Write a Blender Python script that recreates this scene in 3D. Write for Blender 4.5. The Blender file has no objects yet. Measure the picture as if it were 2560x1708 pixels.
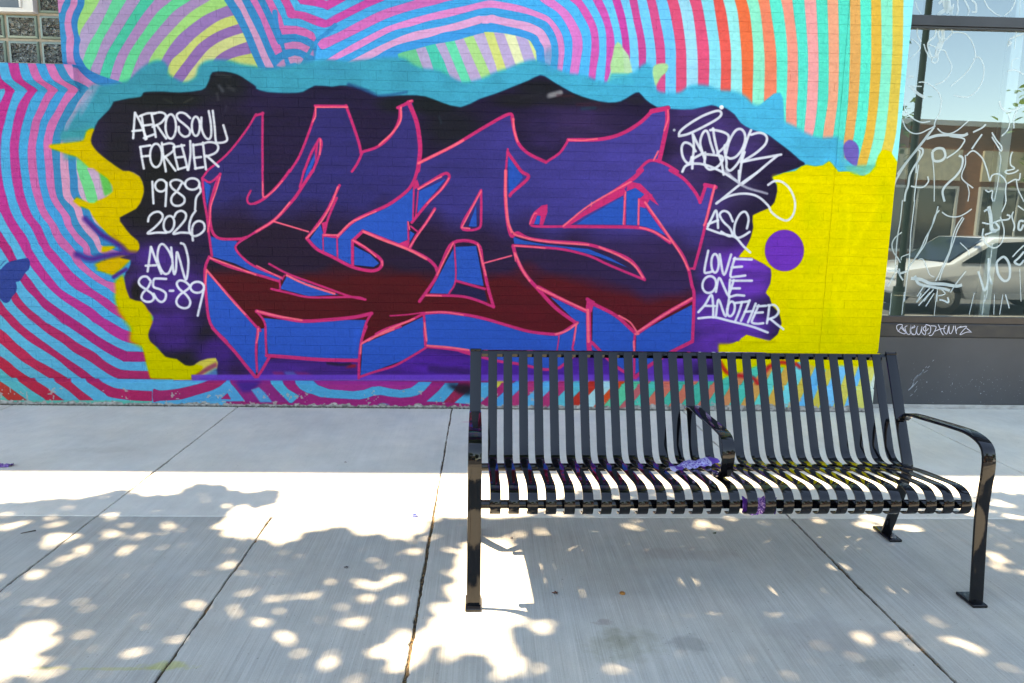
import bpy, bmesh, math, random
import numpy as np
from mathutils import Matrix, Vector
random.seed(7); np.random.seed(7)
R = math.radians
# ---------------------------------------------------------------- camera, sky, sun, exposure
FPX, PITCH, ROLL, YAW, CD, CH = 1872.0, .16677, .018231, .037654, 5.736, 1.4984
sc = bpy.context.scene
def cam_axes():
    cp, sp = math.cos(PITCH), math.sin(PITCH)
    f = np.array([math.sin(YAW)*cp, math.cos(YAW)*cp, -sp]); r = np.array([math.cos(YAW), -math.sin(YAW), 0.]); u = np.cross(r, f)
    return r*math.cos(ROLL)+u*math.sin(ROLL), -r*math.sin(ROLL)+u*math.cos(ROLL), f
AR, AU, AF = cam_axes(); CP = np.array([0., -CD, CH])
cam = bpy.data.objects.new('camera', bpy.data.cameras.new('camera')); sc.collection.objects.link(cam); sc.camera = cam
cam.data.sensor_width = 36; cam.data.lens = FPX/2560*36; cam.data.clip_start = .05; cam.data.clip_end = 600
cam.matrix_world = Matrix(((AR[0], AU[0], -AF[0], CP[0]), (AR[1], AU[1], -AF[1], CP[1]), (AR[2], AU[2], -AF[2], CP[2]), (0, 0, 0, 1)))
SX, SY = .40, -.15                      # how far a shadow falls per metre of height
SUN_EL = math.atan(1/math.hypot(SX, SY)); to_sun = Vector((-SX, -SY, 1)).normalized()
w = bpy.data.worlds.new('World'); sc.world = w; w.use_nodes = True
nt = w.node_tree; nt.nodes.clear()
sky = nt.nodes.new('ShaderNodeTexSky'); sky.sky_type = 'NISHITA'; sky.sun_disc = False
sky.sun_elevation = SUN_EL; sky.sun_rotation = math.atan2(to_sun.x, to_sun.y)
sky.altitude = 200; sky.air_density = 1.0; sky.dust_density = .1; sky.ozone_density = 3
bg = nt.nodes.new('ShaderNodeBackground'); bg.inputs[1].default_value = .13
wo = nt.nodes.new('ShaderNodeOutputWorld'); nt.links.new(sky.outputs[0], bg.inputs[0]); nt.links.new(bg.outputs[0], wo.inputs[0])
sl = bpy.data.lights.new('sun', 'SUN'); sl.energy = 3.8; sl.angle = R(.53); sl.color = (1, .95, .87)
so = bpy.data.objects.new('sun', sl); sc.collection.objects.link(so); so.rotation_euler = to_sun.to_track_quat('Z', 'Y').to_euler(); so.location = (0, 0, 20)
sc.view_settings.view_transform = 'Standard'; sc.view_settings.look = 'None'; sc.view_settings.gamma = 1; sc.view_settings.use_curve_mapping = False
sc.view_settings.exposure = 2.65
sc.view_settings.use_white_balance = True; sc.view_settings.white_balance_temperature = 9500; sc.view_settings.white_balance_tint = 12
PAINT_GAIN = .8
sc.cycles.max_bounces = 8; sc.cycles.diffuse_bounces = 4; sc.cycles.glossy_bounces = 4; sc.cycles.transparent_max_bounces = 12
sc.cycles.sample_clamp_indirect = 6; sc.cycles.use_denoising = True
# ---------------------------------------------------------------- mural paint (computed picture of the flat paint on the wall)
MW, MH = 2330, 1034
CAN = np.zeros((MH, MW, 3), np.float32) + 0.5
# tiles: origin and scale in which the outlines were noted
TL = {'a': (0, 0, .27234), 'b': (640, 0, .27234), 'c': (1280, 0, .27234), 'd': (1920, 0, .27234),
      'e': (0, 427, .27234), 'f': (640, 427, .27234), 'g': (1280, 427, .27234), 'h': (1920, 427, .27234),
      'i': (0, 854, .27234), 'j': (640, 854, .27234), 'k': (1280, 854, .27234), 'l': (1920, 854, .27234),
      'A': (0, 220, .12766), 'B': (0, 420, .12766), 'C': (0, 620, .12766), 'D': (0, 780, .13646),
      'W': (0, 0, .12766), 'E': (540, 0, .12766), 'F': (300, 100, .12766), 'G': (820, 0, .17021), 'H': (1200, 0, .17021),
      'I': (1560, 0, .18723), 'J': (400, 820, .17021), 'K': (780, 820, .17021), 'L': (1150, 860, .13646),
      'M': (1800, 850, .17021), 'P': (200, 560, .12766), 'T': (1660, 240, .14043), 's': (0, 0, 1.0)}
def pt(spec):
    """'A 1 2 3 4 B 5 6' -> points in picture pixels"""
    out = []; o = TL['s']; buf = []
    for w in spec.replace(',', ' ').split():
        if w in TL: o = TL[w]
        else:
            buf.append(float(w))
            if len(buf) == 2: out.append((o[0]+buf[0]*o[2], o[1]+buf[1]*o[2])); buf = []
    return np.array(out)
def col(h):
    h = h.lstrip('#'); return np.array([int(h[i:i+2], 16)/255 for i in (0, 2, 4)], np.float32)
def smooth(p, n=6, closed=False):
    p = np.asarray(p, float)
    if len(p) < 3: return p
    q = np.vstack([p[-1], p, p[0], p[1]]) if closed else np.vstack([2*p[0]-p[1], p, 2*p[-1]-p[-2]])
    m = len(p) if closed else len(p)-1
    out = []
    for i in range(m):
        p0, p1, p2, p3 = q[i], q[i+1], q[i+2], q[i+3]
        for k in range(n):
            t = k/n
            out.append(.5*((2*p1)+(-p0+p2)*t+(2*p0-5*p1+4*p2-p3)*t*t+(-p0+3*p1-3*p2+p3)*t**3))
    if not closed: out.append(p[-1])
    return np.array(out)
SS = 3
def poly_mask(p):
    p = np.asarray(p, float)
    x0 = max(int(p[:, 0].min())-1, 0); x1 = min(int(p[:, 0].max())+2, MW)
    y0 = max(int(p[:, 1].min())-1, 0); y1 = min(int(p[:, 1].max())+2, MH)
    if x1 <= x0 or y1 <= y0: return None
    m = np.zeros((y1-y0, x1-x0), np.float32); w = x1-x0
    a = p; b = np.roll(p, -1, 0)
    for r in range(y0, y1):
        row = m[r-y0]
        for s in range(SS):
            y = r+(s+.5)/SS
            hit = (a[:, 1] <= y) != (b[:, 1] <= y)
            if not hit.any(): continue
            aa, bb = a[hit], b[hit]
            xs = np.sort(aa[:, 0]+(y-aa[:, 1])*(bb[:, 0]-aa[:, 0])/(bb[:, 1]-aa[:, 1]))-x0
            for u, v in zip(xs[::2], xs[1::2]):
                u = min(max(u, 0), w); v = min(max(v, 0), w)
                if v <= u: continue
                iu, iv = int(u), int(v)
                if iu == iv: row[iu] += v-u if iu < w else 0
                else:
                    row[iu] += iu+1-u
                    row[iu+1:iv] += 1
                    if iv < w: row[iv] += v-iv
    return m/SS, x0, y0
def box(m, r):
    r = int(round(r))
    if r < 1: return m
    for ax in (0, 1):
        c = np.cumsum(np.pad(m, [(r+1, r) if k == ax else (0, 0) for k in (0, 1)], mode='constant'), axis=ax)
        m = (np.take(c, range(2*r+1, c.shape[ax]), ax)-np.take(c, range(0, c.shape[ax]-2*r-1), ax))/(2*r+1)
    return m
def blur(m, r): return box(box(m, r*.6), r*.6)
def put(mm, c, a=1.0, clip=None):
    m, x0, y0 = mm
    h, w = m.shape
    if clip is not None: m = m*clip[y0:y0+h, x0:x0+w]
    m = (m*a)[..., None]
    CAN[y0:y0+h, x0:x0+w] = CAN[y0:y0+h, x0:x0+w]*(1-m)+c*m
def full(mm, soft=0):
    F = np.zeros((MH, MW), np.float32)
    if mm: F[mm[1+1]:mm[2]+mm[0].shape[0], mm[1]:mm[1]+mm[0].shape[1]] = mm[0]
    return F
def poly(spec, c, soft=0, a=1.0, sm=0, clip=None):
    p = pt(spec) if isinstance(spec, str) else spec
    if sm: p = smooth(p, sm, True)
    mm = poly_mask(p)
    if mm is None: return
    if soft:
        m, x0, y0 = mm; pad = int(soft*2)+2
        X0 = max(x0-pad, 0); Y0 = max(y0-pad, 0); X1 = min(x0+m.shape[1]+pad, MW); Y1 = min(y0+m.shape[0]+pad, MH)
        big = np.zeros((Y1-Y0, X1-X0), np.float32); big[y0-Y0:y0-Y0+m.shape[0], x0-X0:x0-X0+m.shape[1]] = m
        # continue the mask over the sheet's edge so that blurring does not fade it there
        mm = (blur(np.pad(big, pad, mode='edge'), soft)[pad:-pad, pad:-pad], X0, Y0)
    put(mm, col(c) if isinstance(c, str) else c, a, clip)
def stroke(spec, w, c, edge=.8, a=1.0, sm=5, w1=None, clip=None):
    """w = width in picture pixels, w1 = width at the far end"""
    p = pt(spec) if isinstance(spec, str) else np.asarray(spec, float)
    if sm: p = smooth(p, sm)
    n = len(p); ws = np.linspace(w, w if w1 is None else w1, n)/2
    R = ws.max()+edge*2+1
    x0 = max(int(p[:, 0].min()-R), 0); x1 = min(int(p[:, 0].max()+R)+1, MW)
    y0 = max(int(p[:, 1].min()-R), 0); y1 = min(int(p[:, 1].max()+R)+1, MH)
    if x1 <= x0 or y1 <= y0: return
    m = np.zeros((y1-y0, x1-x0), np.float32)
    for i in range(n-1):
        a0, b0 = p[i], p[i+1]; d = b0-a0; L = d@d
        if L < 1e-9: continue
        u0 = max(int(min(a0[0], b0[0])-R), x0); u1 = min(int(max(a0[0], b0[0])+R)+1, x1)
        v0 = max(int(min(a0[1], b0[1])-R), y0); v1 = min(int(max(a0[1], b0[1])+R)+1, y1)
        if u1 <= u0 or v1 <= v0: continue
        Y, X = np.mgrid[v0:v1, u0:u1].astype(np.float32)+.5
        t = np.clip(((X-a0[0])*d[0]+(Y-a0[1])*d[1])/L, 0, 1)
        dist = np.hypot(X-a0[0]-t*d[0], Y-a0[1]-t*d[1])
        rad = ws[i]+(ws[i+1]-ws[i])*t
        al = np.clip((rad-dist)/(2*edge)+.5, 0, 1)
        s = m[v0-y0:v1-y0, u0-x0:u1-x0]; np.maximum(s, al, out=s)
    put((m, x0, y0), col(c) if isinstance(c, str) else c, a, clip)
def blob(x, y, rx, ry, c, a=1.0, clip=None, hard=1.0):
    u0, u1, v0, v1 = max(int(x-rx*2), 0), min(int(x+rx*2), MW), max(int(y-ry*2), 0), min(int(y+ry*2), MH)
    if u1 <= u0 or v1 <= v0: return
    Y, X = np.mgrid[v0:v1, u0:u1].astype(np.float32)
    r = np.hypot((X-x)/rx, (Y-y)/ry)
    put((np.clip((1.5-r)/hard, 0, 1)**2*(3-2*np.clip((1.5-r)/hard, 0, 1)), u0, v0), col(c), a, clip)
def vnoise(seed, cell, w=MW, h=MH):
    rs = np.random.RandomState(seed); cell = np.broadcast_to(cell, 2)
    gy, gx = int(h/cell[1])+3, int(w/cell[0])+3
    g = rs.rand(gy, gx).astype(np.float32)
    y = np.arange(h)/cell[1]; x = np.arange(w)/cell[0]
    iy, ix = y.astype(int), x.astype(int); fy, fx = y-iy, x-ix
    fy, fx = fy*fy*(3-2*fy), fx*fx*(3-2*fx)
    a = g[iy][:, ix]; b = g[iy][:, ix+1]; c = g[iy+1][:, ix]; d = g[iy+1][:, ix+1]
    return (a*(1-fx)+b*fx)*(1-fy)[:, None]+(c*(1-fx)+d*fx)*fy[:, None]

def paint_mural():
    CAN[:] = col('#D9C65C')
    # ---- stripes of the left field: each line is the left edge of the next colour
    top = {'A': 's 7.7 157 17.9 200 ', 'B': 's 33 157 44.7 200 ', 'C': 's 59.4 157 70 200 ', 'D': 's 80.4 157 95.7 200 ',
           'E': 's 100.8 157 118.7 200 ', 'F': 's 124 157 142 200 ', 'G': 's 145.5 157 167 200 '}
    poly('s -10 150 430 150 430 1034 -10 1034', '#4DB3A2')
    left = [
     ('D -20 1480 90 1568 150 1620', '#BD3B36'), ('D -10 1262 200 1400 430 1568 500 1620', '#44AEB4'),
     ('D -10 1022 190 1190 340 1270 580 1440 780 1568 840 1620', '#BE2A44'), ('D -10 800 180 930 300 1040 520 1190 720 1300 920 1430 1100 1568 1180 1620', '#4BA9C2'),
     ('D -10 560 190 730 400 900 560 1000 860 1190 1000 1270 1250 1440 1400 1568 1460 1620', '#BE2C50'),
     ('D -10 300 120 400 290 570 490 730 650 870 890 1000 1200 1190 1300 1280 1500 1450 1660 1568 1720 1620', '#45AACA'),
     ('C -10 1290 60 1360 200 1510 D 180 240 360 400 560 560 820 720 1060 880 1250 1040 1480 1210 1700 1350 1900 1480 2050 1568 s 360 1003 454 998.7', '#B4285A'),
     ('C -10 1005 110 1180 290 1370 430 1520 D 270 90 400 240 600 400 830 570 1050 730 1280 890 1520 1050 1740 1220 1900 1300 2100 1390 2345 1425 s 380 978 440 977', '#43A6CB'),
     ('C 100 600 220 1000 340 1170 520 1340 690 1510 D 490 90 680 240 880 400 1140 570 1340 730 1620 890 1850 1050 2100 1200 2345 1245 s 420 950 540 950', '#B02A5E'),
     ('C -10 330 110 560 320 870 400 1000 560 1180 760 1340 970 1510 D 700 90 940 250 1190 400 1440 580 1730 740 1920 900 2150 1030 2345 1072 s 420 929 ', '#40A5CE'),
     ('B -10 1540 C 10 0 190 290 400 650 530 830 700 1000 850 1180 1070 1340 1280 1520 D 980 90 1250 270 1460 410 1720 590 1950 740 2230 890 2345 912 s 420 904', '#AA276E'),
     ('B -10 1210 100 1390 180 1510 C 220 0 330 230 500 500 620 650 740 820 900 1000 1140 1180 1370 1340 1620 1510 D 1240 80 1560 270 1760 420 2040 590 2290 710 s 330 879 420 881', '#3FA6CF'),
     ('B -10 830 60 970 150 1140 270 1330 380 1510 C 410 0 510 180 610 370 720 510 830 650 990 820 1200 1000 1450 1170 1690 1340 1870 1500 D 1680 170 1840 270 2030 410 2345 560 s 400 868', '#B53186'),
     (top['A']+'s 37 224 A 260 110 220 220 140 470 100 640 45 850 20 1030 12 1230 20 1567 B 60 300 80 400 135 600 185 790 260 960 370 1140 500 1320 590 1500 C 605 0 680 130 790 300 910 470 1050 640 1210 820 1500 1000 1800 1180 1990 1340 2200 1500 D 1920 120 2160 260 2345 350 s 400 850', '#2F9FD0'),
     (top['B']+'s 68 224 A 500 110 370 300 310 470 260 660 230 850 195 1050 190 1230 210 1567 B 240 250 270 400 310 600 375 770 455 960 590 1140 670 1290 760 1490 C 815 0 890 150 1030 310 1170 480 1310 660 1500 820 1820 990 2070 1180 2310 1340 s 400 850', '#B53889'),
     (top['C']+'s 95 224 A 700 90 590 260 510 470 450 660 405 850 375 1050 365 1230 395 1567 B 430 250 450 400 500 600 560 770 650 960 790 1130 870 1310 950 1480 C 1000 0 1110 120 1260 300 1440 500 1620 650 1800 800 2110 1000 2350 1170 s 400 810', '#2398CB'),
     (top['D']+'s 120 224 A 890 110 790 290 710 470 625 660 590 850 555 1050 540 1230 555 1567 B 590 250 620 410 670 590 730 770 820 960 950 1120 1030 1310 1130 1480 C 1200 0 1370 150 1460 300 1620 460 1870 650 2130 800 2260 900 s 400 800', '#C0619F'),
     (top['E']+'s 147 224 A 1095 100 970 280 890 460 790 660 755 850 715 1050 705 1230 725 1567 B 760 270 790 420 840 620 890 780 990 950 1110 1120 1210 1310 1340 1460 C 1430 0 1540 150 1640 300 1860 500 2050 620 2190 670 s 400 730', '#1590C8'),
     (top['F']+'s 172 223 A 1280 100 1160 300 1070 470 940 680 890 850 850 1050 855 1230 885 1567 B 905 290 940 440 990 610 1080 770 1200 930 1270 1130 1390 1310 1490 1450 C 1620 0 1700 150 s 300 650', '#C46BA6'),
     (top['G']+'s 198 222 A 1490 110 1330 310 1240 470 1130 680 1060 870 1025 1050 1015 1250 1045 1567 B 1065 290 1085 440 1130 600 1240 770 1370 950 1410 1110 1530 1290 1690 1450 C 1760 0 1840 170 s 300 650', '#0F7FAE'),
     ('s 166 157 190 200 221 219 A 1660 100 1530 280 1430 470 1300 680 1240 870 1190 1050 1175 1250 1180 1567 B 1210 330 1235 540 1290 640 1440 790 1500 970 1580 1130 1720 1310 1820 1420 C 1890 0 1990 110 s 300 640', '#CC92B4'),
     ('A 1330 1240 1345 1567 B 1370 220 1375 430 1410 560 1480 650 1590 780 1640 960 1750 1130 1900 1300 1960 1430 2010 1530 s 300 630', '#0D7DB2'),
     ('A 1480 1200 1490 1567 B 1520 220 1530 430 1590 590 1680 690 1760 850 1810 990 1930 1140 s 300 600', '#BBA0BE')]
    for spec, c in left:
        p = pt(spec); q = smooth(p, 4)
        q = np.vstack([q, [[430, q[-1][1]]], [[430, q[0][1] if q[0][0] > 0 else 100]], [[q[0][0], q[0][1] if q[0][0] > 0 else 100]]])
        poly(q, c)
    poly('s -5 140 7.7 157 17.9 200 18 222 A 110 40 90 110 0 300 -40 300 s -5 200', '#B53889')
    poly('A -40 40 110 20 90 110 0 300 -40 310', '#3FA6CF')
    poly('B 1500 0 1560 200 1640 430 1700 640 1760 700 1920 690 1900 560 1830 300 1700 0', '#5CC88A')
    poly('A 1500 1390 1640 1440 1760 1567 1500 1567', '#5CC88A')
    poly('B 1930 60 2150 200 2210 480 2050 560 1990 330', '#4DB45A', soft=3)
    # ---- top left, right of the glass block window
    poly('s 130 -5 300 -5 300 222 221 219 190 200 166 157 150 157 130 150', '#C583B6')
    poly('W 1150 0 1275 0 1215 120 1190 240 1150 300 ', '#C583B6')
    poly('W 1275 0 1215 120 1190 240 1100 300 1100 1230 1330 1300 1310 1240 1300 1080 1290 900 1305 750 1270 570 1260 470 1290 250 1370 100 1385 0', '#0E86BD', sm=0)
    pth = 'W 1525 -40 1510 100 1430 270 1395 470 1450 760 1435 1050 1460 1200 1530 1350 1650 1480 1760 1567 a 880 770 940 790'
    p = smooth(pt(pth)); poly(np.vstack([p, [[300, 230], [300, -10]]]), '#0A78BA')
    f0 = pt('W 1660 -40 1640 120 1550 320 1515 480 1530 650 1575 780 1550 900 1560 1080 1620 1200 1710 1340 1880 1440 2120 1530 2350 1600 a 1150 775')
    p = smooth(f0); fld = full(poly_mask(np.vstack([p, [[640, 240], [640, -10]]])))
    rb = pt('E 100 -60 155 0 340 290 530 650 680 1010 780 1230 830 1340')
    CAN[:] = CAN*(1-fld[..., None])+col('#8FCB82')*fld[..., None]
    fields = [ ('a 930 -60 915 0 860 100 760 250 730 330 680 600', '#A597BF'), ('a 1060 -60 1030 0 970 130 880 300 820 400 770 530 700 800', '#4FC79C'),
     ('a 1200 -60 1160 0 1070 150 950 350 890 500 830 640 800 800', '#A08CB9'), ('a 1330 -60 1290 0 1180 170 1060 360 980 500 920 680 900 800', '#12B89F'),
     ('a 1450 -60 1415 0 1290 160 1170 350 1070 520 1010 710 990 800', '#A383B6'), ('a 1630 -60 1580 0 1440 120 1310 300 1190 480 1130 620 1090 740 1080 800', '#4EC795'),
     ('a 1800 -60 1750 0 1590 110 1440 280 1330 420 1250 570 1180 760 1175 800', '#9C84B4'), ('a 2000 -60 1930 0 1740 120 1560 300 1440 440 1370 560 1340 700', '#94CC80'),
     ('a 2300 -50 2090 50 1900 130 1740 240 1600 370 1480 560 1450 700', '#8E71AE'), ('a 2400 90 2150 140 1990 200 1800 340 1680 460 1560 580 1500 800', '#BBC97C'),
     ('a 2400 160 2190 220 2000 290 1830 400 1700 560 1590 710 1560 800', '#8A69A8'), ('a 2400 260 2220 305 2060 360 1930 440 1830 550 1680 750 1660 800', '#C5CC90'),
     ('a 2450 340 2250 390 2100 450 1990 520 1900 640', '#8A69A8'), ('a 2450 450 2310 490 2180 520 2080 560 2000 640', '#B9C67C')]
    for spec, c in fields:
        q = smooth(pt(spec), 4); poly(np.vstack([q, [[760, q[-1][1]+60], [760, -60]]]), c, clip=fld)
    # ---- top centre bands
    q = smooth(rb, 4); reg = full(poly_mask(np.vstack([q, [[q[-1][0], 260], [1600, 260], [1600, -60]]])))
    poly('s 540 -10 1600 -10 1600 260 540 260', '#0B82BC', clip=reg)
    poly('E 340 0 480 210 700 680 870 1110 970 1330 1140 1330 1010 1080 850 700 660 320 505 0 460 -60 310 -60', '#C795BE', clip=reg)
    poly('E 660 0 760 170 870 380 960 620 1070 900 1165 1085 1310 1005 1275 870 1220 870 1180 800 1100 610 1000 390 900 170 810 0 770 -60 620 -60', '#C76FB0', clip=reg)
    poly('E 960 0 1080 250 1180 450 1260 600 1290 680 1550 665 1780 730 1930 825 2010 730 1880 620 1760 560 1580 510 1330 500 1290 350 1200 170 1110 0 1090 -60 920 -60', '#CB69AB', clip=reg, sm=0)
    poly('E 1110 0 1200 170 1290 350 1330 500 1580 510 1760 560 1880 620 2010 730 2100 620 2350 400 2350 -60 1080 -60', '#2A9FD4', clip=reg)
    poly('E 1330 850 1500 815 1650 825 1860 930 1780 1040 1650 975 1530 955 1355 975', '#BF77AE')
    poly('E 1405 1130 1540 1085 1650 1110 1715 1155 1650 1285 1540 1235 1450 1255', '#B88BB4')
    poly('E 1170 1290 1270 1190 1350 1140 1400 1310 1300 1340', '#B383B0', soft=1)
    poly('E 1830 1070 1905 955 1920 1110', '#B07FB0', soft=1)
    bands = [
     ('E 1990 880 2090 970 2350 850 G 0 690 200 600 540 430 850 280 1200 160 1560 75 1880 0 2100 -60', None),
     ]
    # nested bands, outermost first; each spec is the lower/inner edge where the next colour starts
    def band(spec, c, tail='s 1560 -60 840 -60'):
        q = smooth(pt(spec), 4); return q
    up = lambda q: np.vstack([q, [[q[-1][0], -60], [q[0][0], -60]]])
    # pink band between the two sheaves of blue (c4..c5 right part)
    lo = smooth(pt('E 1980 870 2090 970 2350 850 G 0 690 200 600 540 430 850 280 1200 160 1560 75 1880 0 2050 -50'), 4)
    hi = smooth(pt('E 1980 870 2060 770 2190 720 2350 650 G 0 550 200 450 500 290 800 150 1050 70 1280 0 1400 -50'), 4)
    poly(up(lo), '#D06FBB'); poly(up(hi), '#2CA3E0')
    poly('E 2010 730 1960 760 1900 600 1900 300 2400 300 G 0 550', '#2BA0D8')
    poly(up(hi), '#2CA3E0')
    q = smooth(pt('E 1260 0 1350 170 1420 350 1640 370 1900 480 2120 545 2230 500 G 0 400 300 250 560 120 840 0 960 -60'), 3)
    poly(np.vstack([q, [[700, -60]]]), '#C4519B')
    q = pt('E 1440 0 1500 120 1545 205 1750 240 1990 330 2150 390 2250 350 2350 305 G 0 270 280 130 540 0 660 -60'); poly(np.vstack([q, [[720, -60]]]), '#35A9DE')
    q = pt('E 1590 -60 1590 0 1650 80 1920 120 2090 160 2180 200 2280 150 2350 110 G 0 150 140 70 270 0 380 -60'); poly(q, '#C24A9B')
    poly('E 2100 0 2160 22 2220 0', '#7FA9D0')
    # inner arches
    a6o = smooth(pt('G -60 900 100 800 200 740 450 600 800 420 1000 345 1290 255 1700 150 2000 90 H 0 30 150 5 330 30 600 85 900 195 1010 250 1100 340 1190 480 1230 620 1240 770 1225 900 1205 1080'), 4)
    out = smooth(pt('H 820 -40 960 70 1130 180 1240 320 1320 480 1355 620 1345 850 1310 1090'), 4)
    arch = [
     # (edge, colour inside it)  from outside to inside, on the right half
     ('s 1577 -60 I 300 -30 375 350 410 600 430 900 430 1300', '#5FC6F7'),
    ]
    # right hand sheaf: vertical bands, drawn left to right from line to line
    ys = [-30, 0, 200, 600, 900, 1200, 1450]
    ver = [('#5ECBFA', [55, 20, -5, 0, 0, 0, 0]),
     ('#D2509A', [55, 65, 110, 175, 190, 200, 205]), ('#62CBFA', [165, 175, 210, 287, 290, 290, 290]), ('#DB5590', [290, 300, 345, 412, 430, 430, 430]),
     ('#5CC6F8', [410, 420, 465, 540, 550, 550, 550]), ('#E55780', [555, 570, 620, 685, 692, 692, 690]), ('#93DCF8', [700, 715, 765, 820, 832, 832, 830]),
     ('#E75880', [855, 870, 922, 970, 985, 985, 985]), ('#78DDF3', [1010, 1025, 1066, 1128, 1137, 1128, 1125]), ('#EF615C', [1180, 1190, 1220, 1277, 1293, 1285, 1280]),
     ('#8BE8EC', [1305, 1320, 1368, 1420, 1427, 1423, 1420]), ('#F4744F', [1465, 1475, 1520, 1558, 1572, 1575, 1575]), ('#80EACF', [1622, 1632, 1680, 1720, 1724, 1715, 1710]),
     ('#F5896E', [1778, 1787, 1825, 1865, 1878, 1870, 1865]), ('#43E7D4', [1930, 1938, 1965, 2022, 2036, 2035, 2030]), ('#F59B8C', [2085, 2092, 2132, 2175, 2180, 2172, 2160]),
     ('#20DFCF', [2235, 2245, 2268, 2315, 2322, 2320, 2305])]
    rr = full(poly_mask(pt('s 1440 -10 2330 -10 2330 620 1440 620')))
    for c, xs in ver:
        q = smooth(np.array([(1560+x*.18723, y*.18723) for x, y in zip(xs, ys)]), 4)
        poly(np.vstack([q, [[q[-1][0], 460], [2330, 460], [2330, -60]]]), c)
    ys2 = [-30, 0, 500, 900, 1150, 1300, 1568]
    ver2 = [('#F5A6A8', [325, 330, 365, 355, 335, 320, 290]), ('#10DBC7', [438, 440, 462, 455, 430, 400, 370]), ('#F2A98C', [538, 542, 555, 550, 515, 495, 460]),
     ('#20DCC9', [638, 642, 650, 640, 610, 590, 560]), ('#E5AB69', [750, 750, 750, 735, 712, 692, 650]), ('#3AE6CF', [845, 845, 850, 828, 800, 775, 700]),
     ('#E3B656', [945, 945, 945, 925, 900, 870, 800]), ('#79E9CD', [1035, 1035, 1040, 1015, 985, 960, 890]), ('#DEC45E', [1140, 1140, 1138, 1110, 1085, 1060, 985]),
     ('#87EFF6', [1242, 1242, 1233, 1203, 1183, 1160, 1100])]
    for c, xs in ver2:
        q = smooth(np.array([(1920+x*.27234, y*.27234) for x, y in zip(xs, ys2)]), 4)
        poly(np.vstack([q, [[q[-1][0], 520], [2330, 520], [2330, -60]]]), c)
    # sheaf that bends over the top (left of the vertical ones), outside to inside
    def arc(o, c): q = smooth(pt(o), 4); poly(np.vstack([q, [[q[-1][0], 260], [1250, 260], [1250, -60]]]), c)
    arc('H 2200 -40 2190 0 2250 300 2300 520 2320 700 2330 900 2330 1250', '#66CDFB')
    arc('H 2040 -40 2060 0 2120 200 2160 400 2190 620 2200 850 2180 1200', '#D14AA8')
    arc('H 1930 -40 1940 0 2000 200 2050 400 2085 600 2090 850 2080 1200', '#55C8F9')
    arc('H 1770 -40 1790 0 1870 170 1920 330 1960 490 1975 640 1970 850 1870 1200', '#D75AB6')
    arc('H 1620 -40 1650 0 1730 150 1800 300 1845 470 1855 650 1850 900 1820 1220', '#47C0F8')
    arc('H 1460 -40 1490 0 1580 130 1660 270 1720 420 1745 600 1745 800 1710 1000 1690 1200', '#DB60B8')
    arc('H 1260 -40 1310 0 1420 90 1500 220 1580 360 1625 500 1635 650 1620 850 1590 1140', '#37B8F6')
    arc('H 1030 -40 1090 0 1220 100 1320 200 1420 360 1490 520 1505 700 1480 860 1440 1120', '#E07FD0')
    q = out; poly(np.vstack([q, [[q[-1][0], 260], [1130, 260], [1130, -60]]]), '#22AEF2')
    # keep the bands left of x=1130 from the earlier nest
    poly(up(lo)[:], '#D06FBB', clip=full(poly_mask(pt('s 800 -10 1251 -10 1251 200 800 200'))))
    hi_clip = full(poly_mask(pt('s 800 -10 1251 -10 1251 200 800 200')))
    poly(up(hi), '#2CA3E0', clip=hi_clip)
    cl2 = full(poly_mask(pt('s 790 -10 1251 -10 1251 200 790 200')))
    q = smooth(pt('E 1260 0 1350 170 1420 350 1640 370 1900 480 2120 545 2230 500 G 0 400 300 250 560 120 840 0 960 -60'), 3)
    poly(np.vstack([q, [[700, -60]]]), '#C84FA6', clip=cl2)
    q = pt('E 1440 0 1500 120 1545 205 1750 240 1990 330 2150 390 2250 350 2350 305 G 0 270 280 130 540 0 660 -60'); poly(np.vstack([q, [[720, -60]]]), '#35A9E0', clip=cl2)
    q = pt('E 1590 -60 1590 0 1650 80 1920 120 2090 160 2180 200 2280 150 2350 110 G 0 150 140 70 270 0 380 -60'); poly(q, '#C84AA2', clip=cl2)
    poly('E 2100 0 2160 22 2220 0', '#7FA9D0')
    # blue under the lo edge, then inner arches
    lo2 = smooth(pt('E 1980 870 2090 970 2350 850 G 0 690 200 600 540 430 850 280 1200 160 1560 75 1880 0 H 400 -15 820 -30'), 4)
    body = np.vstack([lo2[lo2[:, 0] < 1262], [[1262, 200], [780, 200]]])
    poly(body, '#17A3E6')
    a7 = smooth(pt('G -60 980 170 860 450 720 800 530 1000 440 1220 390 1480 310 1740 260 2100 165 H 0 130 170 115 400 150 700 215 900 290 990 340 1080 470 1130 600 1150 740 1145 870 1125 1050'), 4)
    a8 = smooth(pt('G 100 1000 390 860 640 730 960 580 1250 470 1550 410 1850 340 2200 235 H 0 235 100 230 180 215 280 245 500 290 720 335 900 420 970 500 1030 620 1050 740 1050 850 1025 1000'), 4)
    a9 = smooth(pt('G 200 1080 480 935 700 830 860 735 1090 640 1500 545 1700 480 1920 440 2250 345 H 0 345 110 350 170 340 400 390 620 440 820 520 880 620 930 700 940 800 960 1000'), 4)
    a10 = smooth(pt('G 900 850 1090 770 1290 720 1560 650 1850 600 2130 520 2280 480 H 0 480 100 470 300 485 520 525 700 580 760 640 810 740 820 770 840 1000'), 4)
    for q, c in ((a6o, '#E18BCF'), (a7, '#08A0E2'), (a8, '#DFA5D6'), (a9, '#0797E0')):
        poly(np.vstack([q, [[q[-1][0], 260], [q[0][0], 260]]]), c)
    fm = full(poly_mask(np.vstack([a10, [[a10[-1][0], 260], [a10[0][0], 260]]])))
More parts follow.
